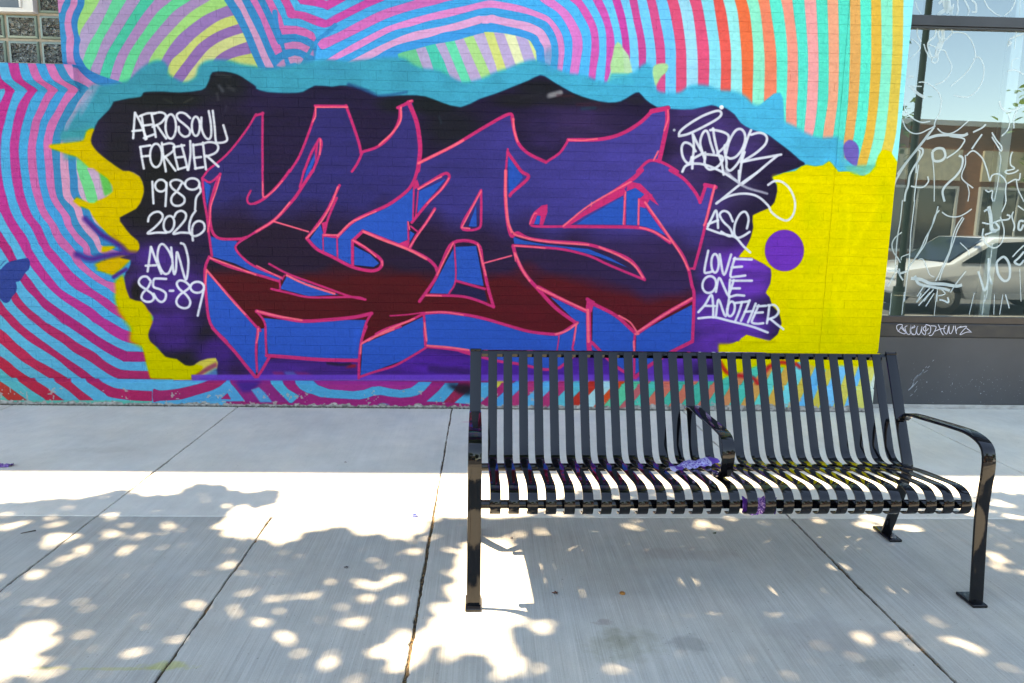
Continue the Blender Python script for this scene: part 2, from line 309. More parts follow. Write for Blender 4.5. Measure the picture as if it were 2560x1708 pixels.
    for c, s in (('#5FC79A', 'G 1000 700 1130 1300'), ('#B2A5CF', 'G 1280 700 1500 1300'), ('#17C4B2', 'G 1420 650 1500 870 1640 1300'), ('#B2A5CF', 'G 1560 620 1700 900 1850 1300'), ('#54DAB5', 'G 1705 600 1950 1180 2000 1300'),
                 ('#BBA9D3', 'G 1840 560 2100 1200 2140 1300'), ('#A5D993', 'G 1980 540 2230 1100 2320 1300'), ('#BBAED8', 'G 2120 500 2310 920 2450 1250'), ('#CFDB8B', 'H -20 430 60 480 230 960 310 1300'),
                 ('#B9A9D6', 'H 180 440 200 475 390 1040 470 1300'), ('#E4EBC0', 'H 340 480 360 510 550 1030 640 1300'), ('#B7AAD8', 'H 500 480 520 525 640 890 760 1300'), ('#D5E6A4', 'H 690 550 810 880 900 1300')):
        q = pt(s); poly(np.vstack([q, [[1400, q[-1][1]], [1400, q[0][1]-20]]]), c, clip=fm)
    # antennae of the painted butterfly
    stroke('E 1150 240 1180 450 1230 700 1290 900', 13, '#0A86C4', w1=7); stroke('E 1290 880 1340 1080 1400 1320', 6.5, '#0B80B8')
    stroke('E 2330 500 2180 640 2010 760 1900 900', 12, '#0988C8', w1=8); stroke('E 1900 880 1790 1090 1650 1330', 8, '#0D85B5')
    # ---- lime leaves on the right
    # ---- teal cloud
    tc = 's 150 350 160 322 178 292 205 250 222 222 236 212 262 213 300 206 322 200 345 178 365 163 385 152 405 152 418 166 421 185 436 196 455 205 472 203 490 190 496 168 515 153 545 150 575 152 600 160 640 166 672 172 700 169 742 160 770 155 800 149 838 151 868 154 905 150 950 145 985 143 1012 146 1030 160 1060 172 1098 176 1140 200 1165 205 1200 198 1240 180 1272 170 1295 160 1320 152 1340 150 1360 158 1385 170 1400 176 1425 184 1460 188 1490 200 1520 204 1534 190 1556 184 1585 182 1602 165 1618 158 1630 170 1640 225 1680 232 1702 230 1720 216 1745 212 1775 216 1800 226 1835 228 1862 240 1885 262 1905 264 1915 290 1950 300 1990 318 2020 336 2055 345 2093 342 2096 352 2100 400 2130 430 2165 440 2110 480 s 1990 500 1000 500 340 420 262 372 215 345 170 345'
    teal = np.clip((np.arange(MW)-300)/1500, 0, 1)[None, :, None]
    tcol = col('#07899F')*(1-teal)+col('#22B0D8')*teal
    tm = poly_mask(smooth(pt(tc), 3, True)); F = full(tm); F = blur(F, 7)
    F *= (np.arange(MH)[:, None] < 470)
    n1 = vnoise(3, 40)*.1-.05
    CAN[:] = CAN*(1-F[..., None])+(tcol*(1+n1[..., None]))*F[..., None]
    blob(1375, 150, 20, 30, '#1798C8', .5); blob(830, 175, 60, 20, '#0F8FB0', .6)
    poly('s 1901 262 1912 252 1935 234 1950 232 1957 246 1960 300 1958 330 1900 330 1890 270', '#1DB2DC', sm=0, soft=1)
    poly('s 205 252 235 212 250 214 232 246 212 280 195 300', '#A39CC0', soft=6, a=.6)
    poly('A 1700 20 1560 270 1430 480 1300 690 1250 850 1330 860 1400 690 1560 430 1680 250 1830 40', '#A898BE', soft=4, a=.55)
    poly('s 150 330 230 318 290 330 260 400 160 400', '#1E8F96', soft=8, a=.7)
    poly('H 2020 615 2070 650 2130 780 2190 900 2220 1050 2160 1120 2000 1150 1870 1215 1920 1060 1910 960 1950 800 1970 680', '#ACE0A8', soft=1)
    poly('H 1930 1080 2230 1080 2260 1230 1860 1240', '#28B2D2', soft=4, a=.85)
    poly('I 400 880 480 850 560 850 590 890 560 970 500 1020 440 1120 420 1150 390 1040 380 960', '#A9DDA3', soft=1, sm=3)
    poly('I -20 640 60 740 100 900 110 970 0 970', '#B5DFB9', soft=1)
    # ---- yellow of the left, purple spray
    yl = '#C9B000'
    poly('A 950 1150 980 1110 1300 1080 1550 1050 1640 1020 1690 850 1760 800 1830 790 1880 840 1900 1100 2100 1400 B 2350 -50 2700 600 2900 1400 2700 1700 C 2300 400 2100 500 P 680 1000 300 900 B 2600 1500 2350 1400 2200 1300 2000 1150 1850 990 1750 820 1550 750 1430 650 1500 570 1750 690 1920 690 2100 560 2230 450 2200 350 2100 200 1950 100 1820 0 A 1750 1567 1620 1450 1500 1350 1350 1310 1150 1240 1000 1190', yl, soft=4)
    poly('e 1000 20 1180 -10 1290 60 1330 150 1320 240 1260 340 1110 430 1140 560 1260 660 1280 720 1240 760 1150 720 1000 600 900 480 840 380 880 280 1040 230 1040 120', yl, soft=4)
    poly('P 430 440 650 430 700 460 500 560 420 560', yl, soft=4)
    poly('P 280 790 450 700 620 640 800 630 980 710 850 850 660 1020 450 930 320 850', '#CBA600', soft=5)
    poly('P 680 1120 830 980 920 1180 1000 1440 1200 1500 1300 1600 730 1600 700 1350', '#C7B30A', soft=6)
    poly('e 1050 1130 1200 1160 1320 1200 1400 1330 1420 1568 i 1440 60 1600 150 1750 220 1850 240 1800 345 1400 335 1380 150 1300 50 1190 0 e 1200 1450 1090 1300', '#C9BC00', soft=8)
    poly('i 1300 0 1500 100 1700 200 1860 230 1800 348 1380 340 1340 200', '#CBBE00', soft=3)
    stroke('P 100 -100 400 190 600 310 800 440 900 560', 13, '#43207C', edge=5)
    stroke('P -60 600 200 690 450 640 800 580 1100 600', 15, '#44227D', edge=6)
    # ---- dark cloud behind the letters
    cloud = ('a 1040 935 1180 905 1290 890 1310 860 1340 845 1500 842 1650 850 1850 828 1900 780 1925 720 1950 665 2060 658 2180 685 2270 740 2350 795 b 0 815 100 845 300 855 430 845 540 787 700 797 780 785 900 800 1050 860 1120 885 1250 880 1400 875 1550 885 1700 940 1880 985 2050 910 2200 860 2350 800 '
             'c 0 800 150 740 260 690 330 720 400 765 560 855 720 912 880 942 1000 930 1100 870 1165 848 1220 910 1330 985 1450 1000 1650 1005 1830 965 1900 990 1950 990 2040 1050 2100 1130 2200 1190 2330 1230 d 30 1260 200 1390 290 1470 340 1510 200 1568 h 140 20 40 60 80 130 85 190 60 290 10 345 g 2210 410 2215 520 2190 620 2140 720 2080 795 2200 795 2290 830 2350 870 h 25 900 32 960 20 1040 -20 1120 15 1160 40 1240 100 1300 125 1400 90 1500 20 1560 g 2150 1510 2080 1568 k 2060 0 1920 60 1900 110 1870 340 1800 345 '
             'k 0 350 j 0 345 i 1850 348 1880 320 1990 250 1980 150 1830 180 1780 218 1700 218 1620 160 1520 140 1440 50 1380 0 e 1360 1500 1385 1430 1410 1350 1360 1280 1300 1200 1190 1170 1140 980 1180 900 1200 820 1100 800 1240 760 1280 710 1265 645 1200 590 1130 500 1100 430 1250 350 1310 240 1320 150 1280 50 1180 0 a 1130 1568 1000 1480 900 1400 840 1320 840 1260 862 1200 900 1110 1000 1010 1040 940')
    cp = smooth(pt(cloud), 2, True)
    cm = blur(full(poly_mask(cp)), 2.2)
    CL = np.zeros_like(CAN); save = CAN.copy(); CAN[:] = col('#1E1436')
    for x, y, rx, ry, c in ((330, 300, 90, 60, '#14121F'), (420, 250, 120, 26, '#0F1416'), (560, 215, 60, 45, '#10151A'), (560, 300, 60, 60, '#181228'), (400, 440, 60, 70, '#0E1012'), (360, 520, 60, 60, '#0F1012'), (440, 520, 80, 60, '#141220'), (300, 380, 40, 50, '#12111C'),
                            (480, 600, 60, 40, '#1F1538'), (390, 640, 70, 30, '#42247A'), (420, 720, 110, 60, '#43237A'), (340, 730, 14, 30, '#131014'), (430, 830, 60, 60, '#3E2070'), (390, 805, 30, 22, '#3F2372'), (470, 905, 90, 26, '#1A1622'), (520, 850, 22, 40, '#1B1624'), (540, 880, 50, 40, '#3F1E74'),
                            (640, 935, 90, 26, '#44207A'), (600, 925, 30, 18, '#221428'), (800, 915, 200, 30, '#45217A'), (1000, 900, 160, 50, '#4A1F82'), (1180, 915, 200, 45, '#4A1E88'), (1450, 925, 200, 40, '#4A1E8C'), (1650, 900, 90, 60, '#5A2C9C'),
                            (800, 250, 120, 30, '#1C1436'), (1000, 260, 60, 22, '#121720'), (1090, 260, 60, 30, '#0E151A'), (1130, 320, 70, 50, '#141622'), (1000, 380, 40, 40, '#1A1434'), (1350, 220, 60, 22, '#12141C'), (1420, 250, 120, 20, '#17161F'), (1290, 250, 60, 18, '#16161F'), (1440, 310, 120, 45, '#332450'), (1360, 330, 40, 60, '#2A1E4A'), (1590, 248, 26, 14, '#1E1A2C'), (1500, 262, 40, 14, '#241A30'),
                            (1750, 300, 90, 60, '#3D2C66'), (1850, 350, 80, 50, '#3E2E68'), (1720, 420, 60, 60, '#392A5E'), (1840, 470, 50, 40, '#352C52'), (1760, 520, 70, 60, '#38295F'), (1770, 600, 60, 40, '#3B2864'), (1740, 650, 20, 60, '#2B2348'), (1820, 680, 70, 60, '#5E2E9E'), (1880, 680, 60, 80, '#6631A8'), (1780, 780, 80, 60, '#5A2E98'), (1850, 820, 80, 50, '#6030A2'), (1770, 870, 60, 40, '#5C2E9C')):
        blob(x, y, rx, ry, c, .95, hard=1.1)
    nz = (vnoise(11, (90, 22))-.5)*.22+(vnoise(12, (30, 10))-.5)*.14
    CAN[:] = np.clip(CAN*(1+nz[..., None]), 0, 1)
    CL[:] = CAN; CAN[:] = save
    CAN[:] = CAN*(1-cm[..., None])+CL*cm[..., None]
    for sp, w, c, a in (('F 1940 900 2010 1000', 8, '#5A5E66', .6), ('F 1900 1050 1920 1170', 6, '#44464C', .6), ('F 2120 920 2230 980', 9, '#3E4046', .6), ('F 1250 1230 1420 1140', 2.5, '#55544A', .6), ('F 850 1150 1040 1240', 2.5, '#3B3F34', .6), ('F 1900 680 2150 720', 8, '#33383A', .6), ('F 2080 1290 2060 1400', 4, '#42424E', .5),
                        ('c 340 880 440 850', 13, '#7E7F86', .75), ('H 1040 1400 1180 1370', 11, '#8A8B92', .7), ('b 1680 1070 1700 1130', 4, '#2B3E46', .6), ('c 80 900 260 860', 8, '#23232C', .6), ('c 600 960 800 960', 9, '#3F2030', .5), ('c 640 1000 760 990', 7, '#134352', .5), ('c 420 880 560 880', 8, '#43202C', .5)):
        stroke(sp, w, c, edge=3, a=a)
    stroke('b 1130 880 1250 870 1380 845', 6, '#1D3D78', edge=3, a=.6); stroke('b 850 780 1000 830 1100 880', 8, '#16275F', edge=4, a=.7)
    stroke('P 660 1040 800 950 900 890', 9, '#47257E', edge=3); stroke('P 660 200 900 520 1100 560', 4, '#8A5A2A', edge=3, a=.35)
    # crimson/blue patches at the bottom of the cloud
    poly('J 500 700 700 560 830 500 840 570 700 640 600 700', '#8A2A5A', soft=4, a=.8); poly('J 560 745 700 650 830 580 850 740', '#4683B0', soft=3, a=.85)
    poly('J 1640 640 1700 740 1860 745 1800 640', '#8A2460', soft=3, a=.7); poly('J 1820 640 1880 750 2090 750 1960 640', '#5268AE', soft=4, a=.7); poly('J 1960 640 2090 750 2330 745 2150 650', '#86246A', soft=4, a=.7)
    stroke('K 230 520 420 540 560 530', 6, '#1E1628', edge=3, a=.9); poly('K 480 590 560 540 650 530 640 580', '#9A1C2C', soft=3); stroke('K 1750 600 2280 640', 18, '#241438', edge=5, a=.5)
    poly('K 1900 760 1960 720 2060 740 2100 770', '#7E1A34', soft=3, a=.8); poly('K 1960 830 2300 830 2300 1000 2150 960', '#1A1420', soft=6, a=.9)
    # ---- right yellow
    edge = [(2284, 0), (2195, 880), (2184, 1020)]
    yr = 'd 250 1568 300 1530 350 1512 430 1528 500 1518 560 1478 585 1500 620 1545 640 1568 h 640 10 800 0 840 40 880 45 930 20 d 980 1520 1010 1430 1040 1385 1080 1378 1130 1400 1180 1480 1300 1568 h 1300 1568 l 1300 300 k 1900 345 1880 200 k 1915 110 2060 0 g 2080 1568 2150 1505 2350 1568 h 20 1560 90 1500 125 1400 100 1300 40 1240 15 1160 -20 1120 20 1040 32 960 25 900 -50 850 -150 800 g 2200 795 2080 790 2140 720 2190 620 2215 520 2210 410 h 10 345 60 290 85 190 80 130 40 60 140 20'
    ymask = blur(full(poly_mask(pt(yr))), 1.2)
    yc = col('#E6D50C')[None, None]*np.ones((MH, MW, 1), np.float32)
    mott = np.clip((vnoise(21, (46, 60))-.52)*2.2, 0, 1)*(.35+.65*vnoise(22, 26))
    yc = yc*(1-mott[..., None]*.5)+col('#BFC400')*mott[..., None]*.5
    CAN[:] = CAN*(1-ymask[..., None])+yc*ymask[..., None]
    for sp in ('h 720 200 740 500 700 800', 'h 700 170 900 230 1040 260', 'h 1000 300 900 500 640 1000 620 1300', 'h 650 1250 760 1050 900 1060', 'h 330 1500 290 1400 330 1330', 'h 60 60 300 80 560 110'):
        stroke(sp, 12, '#F2E21E', edge=5, a=.55)
    stroke('M 0 120 400 70 800 30', 8, '#8E7A50', edge=5, a=.35)
    blob(1960, 626, 34, 36, '#6A2DAC', 1, hard=.12)
    poly('d 690 1350 720 1300 760 1288 810 1320 832 1390 820 1480 808 1530 770 1510 710 1450', '#6C5DB2', soft=1, sm=3)
    poly('d 690 1280 700 1450 800 1530 900 1568 700 1568 640 1568 640 1300', '#2FB3D4', soft=2, a=.9)
    poly('d 690 1350 720 1300 760 1288 810 1320 832 1390 820 1480 808 1530 770 1510 710 1450', '#6C5DB2', soft=1, sm=3)
    poly('h 700 -40 730 0 800 35 870 42 940 10 1000 -60', '#55BFA8', soft=5, a=.9)
    # ---- base course stripes left to middle
    poly('s 430 952 1240 952 1240 1040 430 1040', '#A02C66')
    blue, mag = '#3BA9CC', '#A52468'
    poly('s -5 1034 -5 1034 J 0 780 720 780 1000 780 960 1180 0 1180', '#43A6CB', clip=full(poly_mask(pt('s 380 952 600 952 600 1034 380 1034'))))
    poly('J -100 900 0 920 250 895 500 840 640 800 720 780 960 780 880 860 760 920 560 980 320 1050 0 1070 -100 1080', '#A72A60', sm=3)
    poly('J 960 788 1000 775 1100 880 1260 1075 320 1090 320 1050 560 980 760 920 880 860', '#3E9CC8')
    poly('J 890 1045 990 955 1045 1050', '#A92C64')
    poly('J 1040 785 1600 785 1700 900 1900 1090 1260 1090 1100 880', '#932A74')
    poly('J 1100 785 1480 785 1430 860 1330 940 1200 940', '#45217E', soft=7)
    poly('J 1340 910 1450 870 1540 950 1650 1090 1470 1090', '#4797C4', soft=1)
    poly('J 1600 785 1780 785 1900 900 2050 1000 2280 1140 1900 1100 1700 900', '#37A6C6')
    poly('J 1780 785 1960 785 2060 900 2170 970 2350 1010 K 120 1020 300 1034 700 1052 800 1034 900 995 1010 985 1150 1010 1300 1025 1450 1015 1560 985 1650 920 1740 820 1950 820 1850 930 1600 1200 -400 1200 J 2050 1000 1880 900', '#A42A70')
    poly('J 1960 785 2230 785 2350 850 K 60 830 250 900 600 930 760 910 880 865 1000 855 1150 890 1300 910 1450 880 1560 805 1760 805 1740 820 1650 920 1560 985 1450 1015 1300 1025 1150 1010 1010 985 900 995 800 1032 700 1050 300 1032 120 1016 0 970 J 2170 960 2060 900', '#38A0C8')
    poly('J 2230 785 2350 855 K 60 830 250 900 600 930 760 910 880 865 1000 855 1150 890 1300 910 1450 880 1560 805', '#A63080')
    poly('K 950 1130 1040 1103 1150 1130', '#41B2C6', soft=1)
    poly('K 1950 820 2150 820 2100 900 1930 1090 1680 1080 1850 930', '#3A9FC6'); poly('K 2150 820 2400 820 2240 970 2090 1100 1930 1090 2100 900', '#A12C50')
    poly('K 2240 970 2400 820 2600 800 2600 1150 2090 1100', '#3FA6CC'); poly('K 1960 825 2300 830 2400 900 2300 1000 2150 960', '#1A1420', soft=6, a=.9)
    dg = [(1225, '#B02C68'), (1253, '#3A9FD6'), (1286, '#C03A70'), (1325, '#4AB0DA'), (1364, '#C03A70'), (1402, '#48BCCB'), (1441, '#C8382E'), (1474, '#A9D9DC'), (1512, '#E2532F'), (1535, '#45C49A'), (1576, '#C86468'), (1600, '#2FBFA8'), (1630, '#DC7462'), (1668, '#14B8A0'), (1693, '#DC7862'),
          (1722, '#10B49C'), (1762, '#D87862'), (1785, '#28B8A8'), (1815, '#D98C60'), (1840, '#22C4B0'), (1868, '#DDA05C'), (1899, '#4CD2C4'), (1927, '#DDAC58'), (1955, '#62D4DA'), (1985, '#DCC05C'), (2008, '#54B8E4'), (2040, '#DCC85C'), (2062, '#6CC8F2'), (2095, '#DFD06A'), (2122, '#60C0F0'), (2138, '#E0DC7A'), (2170, '#DAE8D8')]
    for i, (x, c) in enumerate(dg):
        k = 1.15-.85*i/len(dg); yt = 905 if x > 1780 else 951
        if x > 1780: poly(np.array([(x+(985-yt)*k*.9, yt), (2330, yt), (2330, 1034), (x-48*k, 1034)]), c)
        else: poly(np.array([(x+(985-yt)*k, yt), (1860, yt), (1860, 1034), (x-48*k, 1034)]), c)
    poly('s 1796 860 2330 860 2330 920 2100 914 2060 925 2000 900 1960 920 1900 912 1850 930 1796 950', '#DED00A', soft=5, clip=full(poly_mask(pt('s 1790 850 2330 850 2330 960 1790 960'))))
    poly('M 2090 600 2300 600 2300 1100 2240 700', '#D9E4DC', soft=1, a=.6)
    stroke('M 0 330 80 460 200 510 320 530 480 560 560 640 600 560 680 440 760 370 900 330 1020 350 1120 360 1170 400', 9, '#C3202A', edge=4)
    poly('s 478 937 1800 937 1800 953 478 953', '#6A3DB8', soft=1, a=.9)  # lighter purple strip: highlight along the base course's top, painted in
    # ---- letters: block body, faces with a fade, outlines
    bodyp = ('a 2345 1050 2250 1200 2080 1420 1900 1568 e 1855 70 1870 250 1900 420 1920 600 1945 780 1885 900 1890 1100 1930 1400 2080 1568 J 880 120 1080 330 1250 540 1400 740 1430 730 1520 580 1600 450 1900 440 2350 470 K 680 490 690 740 900 650 1200 570 1450 430 1690 300 2000 320 2300 370 L 680 310 1000 360 1280 415 1560 470 1790 440 1880 390 2050 270 k 560 110 700 60 820 105 970 240 1120 330 1240 235 1440 108 1650 5 '
             'g 1655 1568 1670 1160 1645 1020 1622 900 1675 895 1740 640 1800 380 1865 145 1780 125 1725 290 1660 170 1570 70 1450 -5 c 1510 1570 1330 1475 1390 1300 1428 1120 1425 990 1280 1010 1170 1130 1000 1230 800 1280 515 1285 450 1400 310 1490 150 1410 60 1320 20 1200 0 1090 b 2320 1050 2100 1165 1800 1345 1490 1500 1510 1280 1480 1110 1430 925 1305 985 1310 1110 1240 1240 1120 1340 965 1405 880 1140 825 972 545 972 530 1080 480 1230 400 1430 310 1570 f 240 90 150 190 60 265 58 -5 b 60 1035')
    bp = pt(bodyp); bm = full(poly_mask(bp))
    Y = np.arange(MH)[:, None]; X = np.arange(MW)[None, :]
    n2 = (vnoise(31, 60)-.5)*50
    yy = Y+n2
    rt = np.clip((X-900)/700, 0, 1)[..., None]
    topc = col('#2B2868')*(1-rt)+col('#413C90')*rt; midc = col('#20122B')*(1-rt)+col('#2E1E48')*rt; lowc = col('#4E0B14')*np.ones_like(rt)+rt*col('#0A0408')
    mid_y = 545+np.clip((X-1000)/600, 0, 1)*60-40*np.clip((X-1280)/300, 0, 1)*0
    t1 = np.clip((yy-(mid_y-50))/80, 0, 1)[..., None]; t2 = np.clip((yy-(655+np.clip((X-1300)/300, 0, 1)*50))/45, 0, 1)[..., None]
    # the first letter turns dark lower down than the middle does
    face = topc*(1-t1)+midc*t1; face = face*(1-t2)+lowc*t2
    face *= 1+(vnoise(32, (70, 18))[..., None]-.5)*.12
    CAN[:] = CAN*(1-bm[..., None])+face*bm[..., None]
    BL = '#0050B0'
    for s in ('e 1870 90 1935 140 1900 330', 'e 1930 600 2050 640 2180 645 2155 700 2210 790 2340 870 f 240 995 190 1015 0 945 e 2150 850 1950 790', 'e 1905 920 2350 1430 J 1430 30 1405 740 1080 330 740 0 e 2080 1568 1930 1400 1885 1100',
              'J 1440 20 1550 0 1580 400 1560 470 1430 700', 'f 60 1350 400 1385 700 1370 1010 1370 960 1568 K 700 200 680 480 0 450 J 1900 430 1590 410 1550 0 f 100 1568 90 1400',
              'K 740 240 1290 0 f 1530 1340 K 1640 0 1660 280 1450 420 1300 490 950 620 710 700', 'f 1550 1310 1750 1305 2100 1370 2350 1440 g 150 1480 400 1500 600 1395 670 1300 680 1568 k 740 20 820 105 700 70 560 110 L 2050 280 1790 440 1560 465 1280 410 1000 350 680 300 150 170 K 2300 330 1690 280 1650 0 f 1560 1568',
              'g 345 1155 430 1190 690 1310 680 1568 k 690 90 560 60 g 570 1568 600 1400', 'g 740 1240 960 1330 1130 1490 1110 1568 k 1110 100 1115 310 970 235 820 105 735 10', 'g 1140 1500 1650 1230 1655 1568 k 1645 10 1430 110 1240 235 1130 300',
              'f 1590 1125 1820 700 2020 690 2090 1060 1830 1010 1770 1130', 'f 1950 510 2020 320 2025 515', 'f 1440 160 1440 450 1395 480 1390 640 1310 668 1000 560 880 640 870 860 745 800 750 600 890 475 1000 430 1200 340 1320 260', 'f 590 490 620 590 625 745 540 690 485 640',
              'f 622 605 742 610 748 795 622 740', 'f 900 690 1050 770 1130 850 1080 885 900 865', 'f 1495 190 1740 75 1480 390', 'f 1410 550 1455 578 1410 660', 'f 220 1085 285 960 760 1140 480 1152', 'b 560 1370 550 1450 500 1568 f 435 110 460 0',
              'b 2310 1400 2350 1420 c 60 1568 g 100 60 0 190 f 2320 220', 'g 198 492 230 410 262 418 250 492', 'g 590 492 700 420 1025 235 1018 495', 'g 1050 190 1130 155 1215 220 1155 260 1150 500 1050 495', 'g 1170 320 1225 350 1415 595 1170 500',
              'g 8 605 100 640 300 678 700 718 900 800 1090 905 1050 885 800 790 500 712 200 680 20 672'):
        poly(s, BL)
    poly('f 1830 1030 2100 1100 2125 1205 1780 1130', '#1E1A42'); poly('K 620 20 700 0 640 300 600 380', '#1A5AC8', soft=4, a=.6)
    bmm = bm*(.88+.24*vnoise(41, (50, 14)))
    PK = '#CC3270'; CR = '#FF6A80'
    S = stroke
    pink = [('a 2350 1050 2250 1210 2080 1420 1900 1568', 6), ('a 1910 1560 e 1855 70', 6), ('b -10 1065 65 1040', 7), ('b 60 1035 58 1300 60 1568', 6.5), ('f 58 -5 65 250', 6),
     ('f 310 -5 240 90 150 190 60 265 -10 300', 8), ('e 2350 298 2300 305 2275 290 2270 250 2300 185', 6), ('b 310 1575 400 1430 480 1230 530 1080 550 975', 7), ('b 540 972 830 975', 7), ('b 825 970 880 1120 940 1300 965 1410', 8),
     ('b 960 1400 1120 1345 1240 1240 1310 1110 1322 990', 8), ('b 1300 990 1430 928', 9), ('b 1400 940 1470 1110 1500 1280 1505 1400 1485 1568', 12), ('b 975 1400 930 1500 880 1575', 7), ('f 1480 -5 1450 90 1400 170 1320 240 1200 320 1000 410 880 475 760 590 740 605 620 590', 9),
     ('b 440 1575 500 1420 560 1310 585 1275 600 1330 570 1450 520 1575', 7), ('f 440 -5 420 80 400 150', 6), ('f 520 0 440 120 390 200 330 280 170 450 0 560', 9), ('f 0 560 e 2260 615 2180 670 2165 720 2230 800 2340 880 f 240 985', 6.5),
     ('e 1855 70 1930 105 2020 35', 6), ('e 2020 30 1970 160 1930 320 1930 480 1960 580 2030 625 2200 625 2260 612', 8), ('e 1858 80 1870 250 1900 420 1920 600 1945 780', 7), ('e 1920 790 1882 900 1888 1100 1930 1400 2080 1568', 8),
     ('e 1920 800 2100 880 2345 950 f 210 1015', 7), ('e 1890 910 2345 1425 f 30 1450', 7), ('f 5 1290 80 1400 90 1568', 6), ('f 120 855 300 950 600 1060 850 1150 1000 1183', 6), ('f 215 1000 215 1095 140 1085', 5), ('f 140 1085 300 1122 500 1162 900 1160 1005 1183', 6), ('f 260 960 240 1000', 4),
     ('f 5 1290 200 1340 420 1380 650 1370 900 1345 1060 1310', 10), ('f 1060 1310 1010 1400 965 1568', 7), ('K 800 -20 730 170 695 400 685 740', 7), ('K 735 225 880 140 1100 50 1300 -20', 7), ('f 1100 1500 1200 1450 1400 1380 1530 1315', 7),
     ('f 1230 1332 1400 1320 1540 1300', 4), ('f 1540 1310 1700 1300 1900 1320 2100 1360 2345 1432 g 150 1475 350 1500 450 1490 600 1395', 8.5), ('f 1540 1320 1560 1568', 7), ('K 1650 0 1668 280', 8), ('K 1665 295 1450 425 1200 560 900 650 700 720', 6.5), ('K 1690 270 2000 300 2300 350', 9.5), ('L 0 130 150 175 680 310 1000 355 1280 412 1560 468 1790 442 1880 390 2060 240', 8),
     ('J 770 0 880 120 1080 330 1250 540 1400 720', 9), ('J 1440 -10 1410 300 1425 640', 7), ('J 1545 0 1560 380', 6), ('J 1600 440 1520 580 1430 720', 8), ('J 1565 405 1900 430 2345 465 K 680 478', 10),
     ('f 1490 165 1600 100 1700 40 1755 25 1770 70 1700 170 1580 290 1430 475', 8), ('f 1448 160 1440 440', 5), ('f 1487 190 1465 420', 4), ('f 1640 350 1560 480 1470 600 1410 712', 8), ('f 1395 470 1400 680', 5), ('f 1420 510 1480 558', 5),
     ('f 980 555 1150 620 1400 720 1560 800 1640 870 1665 930', 9), ('f 980 555 890 640', 9), ('f 895 640 1050 740 1140 810 1155 860 1120 905 1040 918 880 882 700 790 560 720 465 620', 9), ('f 885 640 885 868', 8.5), ('f 465 620 560 500 650 370 720 230 765 135', 8), ('f 740 250 660 440 622 600', 7),
     ('f 612 590 618 745', 4), ('f 742 600 748 800', 5), ('f 160 465 480 560', 4), ('f 2065 180 2000 300 1885 522 2045 528 2065 400 2065 180', 7), ('f 1500 1200 1640 1000 1700 860 1810 660 2030 670 2080 850 2130 1080 2180 1250', 9), ('f 2180 1250 2000 1180 1850 1150 1560 1142', 7.5), ('f 1820 680 1832 1000 1770 1130', 5), ('f 1835 1010 2100 1085', 7), ('f 2080 850 2345 780', 4),
     ('b 2310 1370 2292 1568', 6), ('f 2292 0 2288 250 2310 480 2345 600 g 50 570 150 620 350 650 650 670 850 720 1050 800 1140 880 1215 1000', 9), ('g 10 685 200 700 450 720 700 780 900 870 1200 995', 7), ('g 10 690 40 800 120 950 250 1100 400 1260 590 1400', 10), ('c -40 1400 80 1568 g 150 62 0 200 -20 230', 9),
     ('c 0 1080 20 1200 60 1320 150 1410 310 1490', 9), ('c 310 1490 430 1410 490 1330 515 1285', 7), ('c 515 1285 800 1280 1000 1230 1170 1130 1285 1020', 10), ('c 1280 1022 1430 992', 13), ('c 1420 1000 1425 1120 1390 1300 1350 1480', 12), ('c 1345 1478 1250 1480 1150 1575', 8), ('c 1330 1472 1420 1512 1520 1575', 8),
     ('b 1495 1495 1800 1345 2100 1165 2320 1048 2360 1100', 9), ('g 1190 -5 1100 80 900 220 650 400 480 510', 12), ('g 480 512 240 512 170 490 200 400 270 340', 7), ('g 480 512 900 515 1150 522 1300 560 1450 660', 9), ('g 1035 190 1030 500', 7), ('g 1165 260 1158 500', 6), ('g 1215 285 1330 460 1450 620 1560 770 1620 910', 9),
     ('g 1450 -5 1570 70 1660 170 1710 250 1725 290', 9), ('g 1725 290 1780 130', 9), ('g 1770 130 1868 152', 11), ('g 1858 140 1800 380 1740 640 1670 900', 8), ('g 1670 897 1620 900', 6), ('g 1620 900 1650 1050 1670 1160 1655 1568', 9), ('k 1652 0 1440 108 1240 235 1130 330', 10), ('g 1655 1175 1400 1320 1150 1490', 11), ('g 690 1180 760 1230 950 1330 1130 1490', 10), ('g 1130 1490 1122 1568 k 1120 330', 7), ('k 1130 330 970 240 830 110 735 10', 9),
     ('g 240 1070 450 1180 700 1300', 11), ('g 700 1270 705 1568 k 710 100', 14), ('g 590 1400 565 1568 k 560 80 640 105', 6), ('g 430 1500 425 1568 k 410 100', 4)]
    for s, w in pink: S(s, w*.93, PK)
    rp = PK
    for s in ('f 1425 130 1480 80 1500 140 1460 170', 'f 1310 668 1400 630 1400 720', 'f 600 480 645 465 622 600', 'g 160 490 200 380 270 320 325 308 325 380 285 500 250 500 262 415 230 410 200 490', 'g 1160 270 1215 215 1290 215 1260 270 1220 345 1170 330', 'g 1060 95 1180 120 1280 220 1350 325 1270 270 1210 215 1130 158 1050 190', 'g 480 515 1020 225 1035 165 1090 95 900 220', 'g 690 1165 760 1200 730 1300 670 1290', 'b 540 1370 575 1290 560 1420 540 1500'): poly(s, rp)
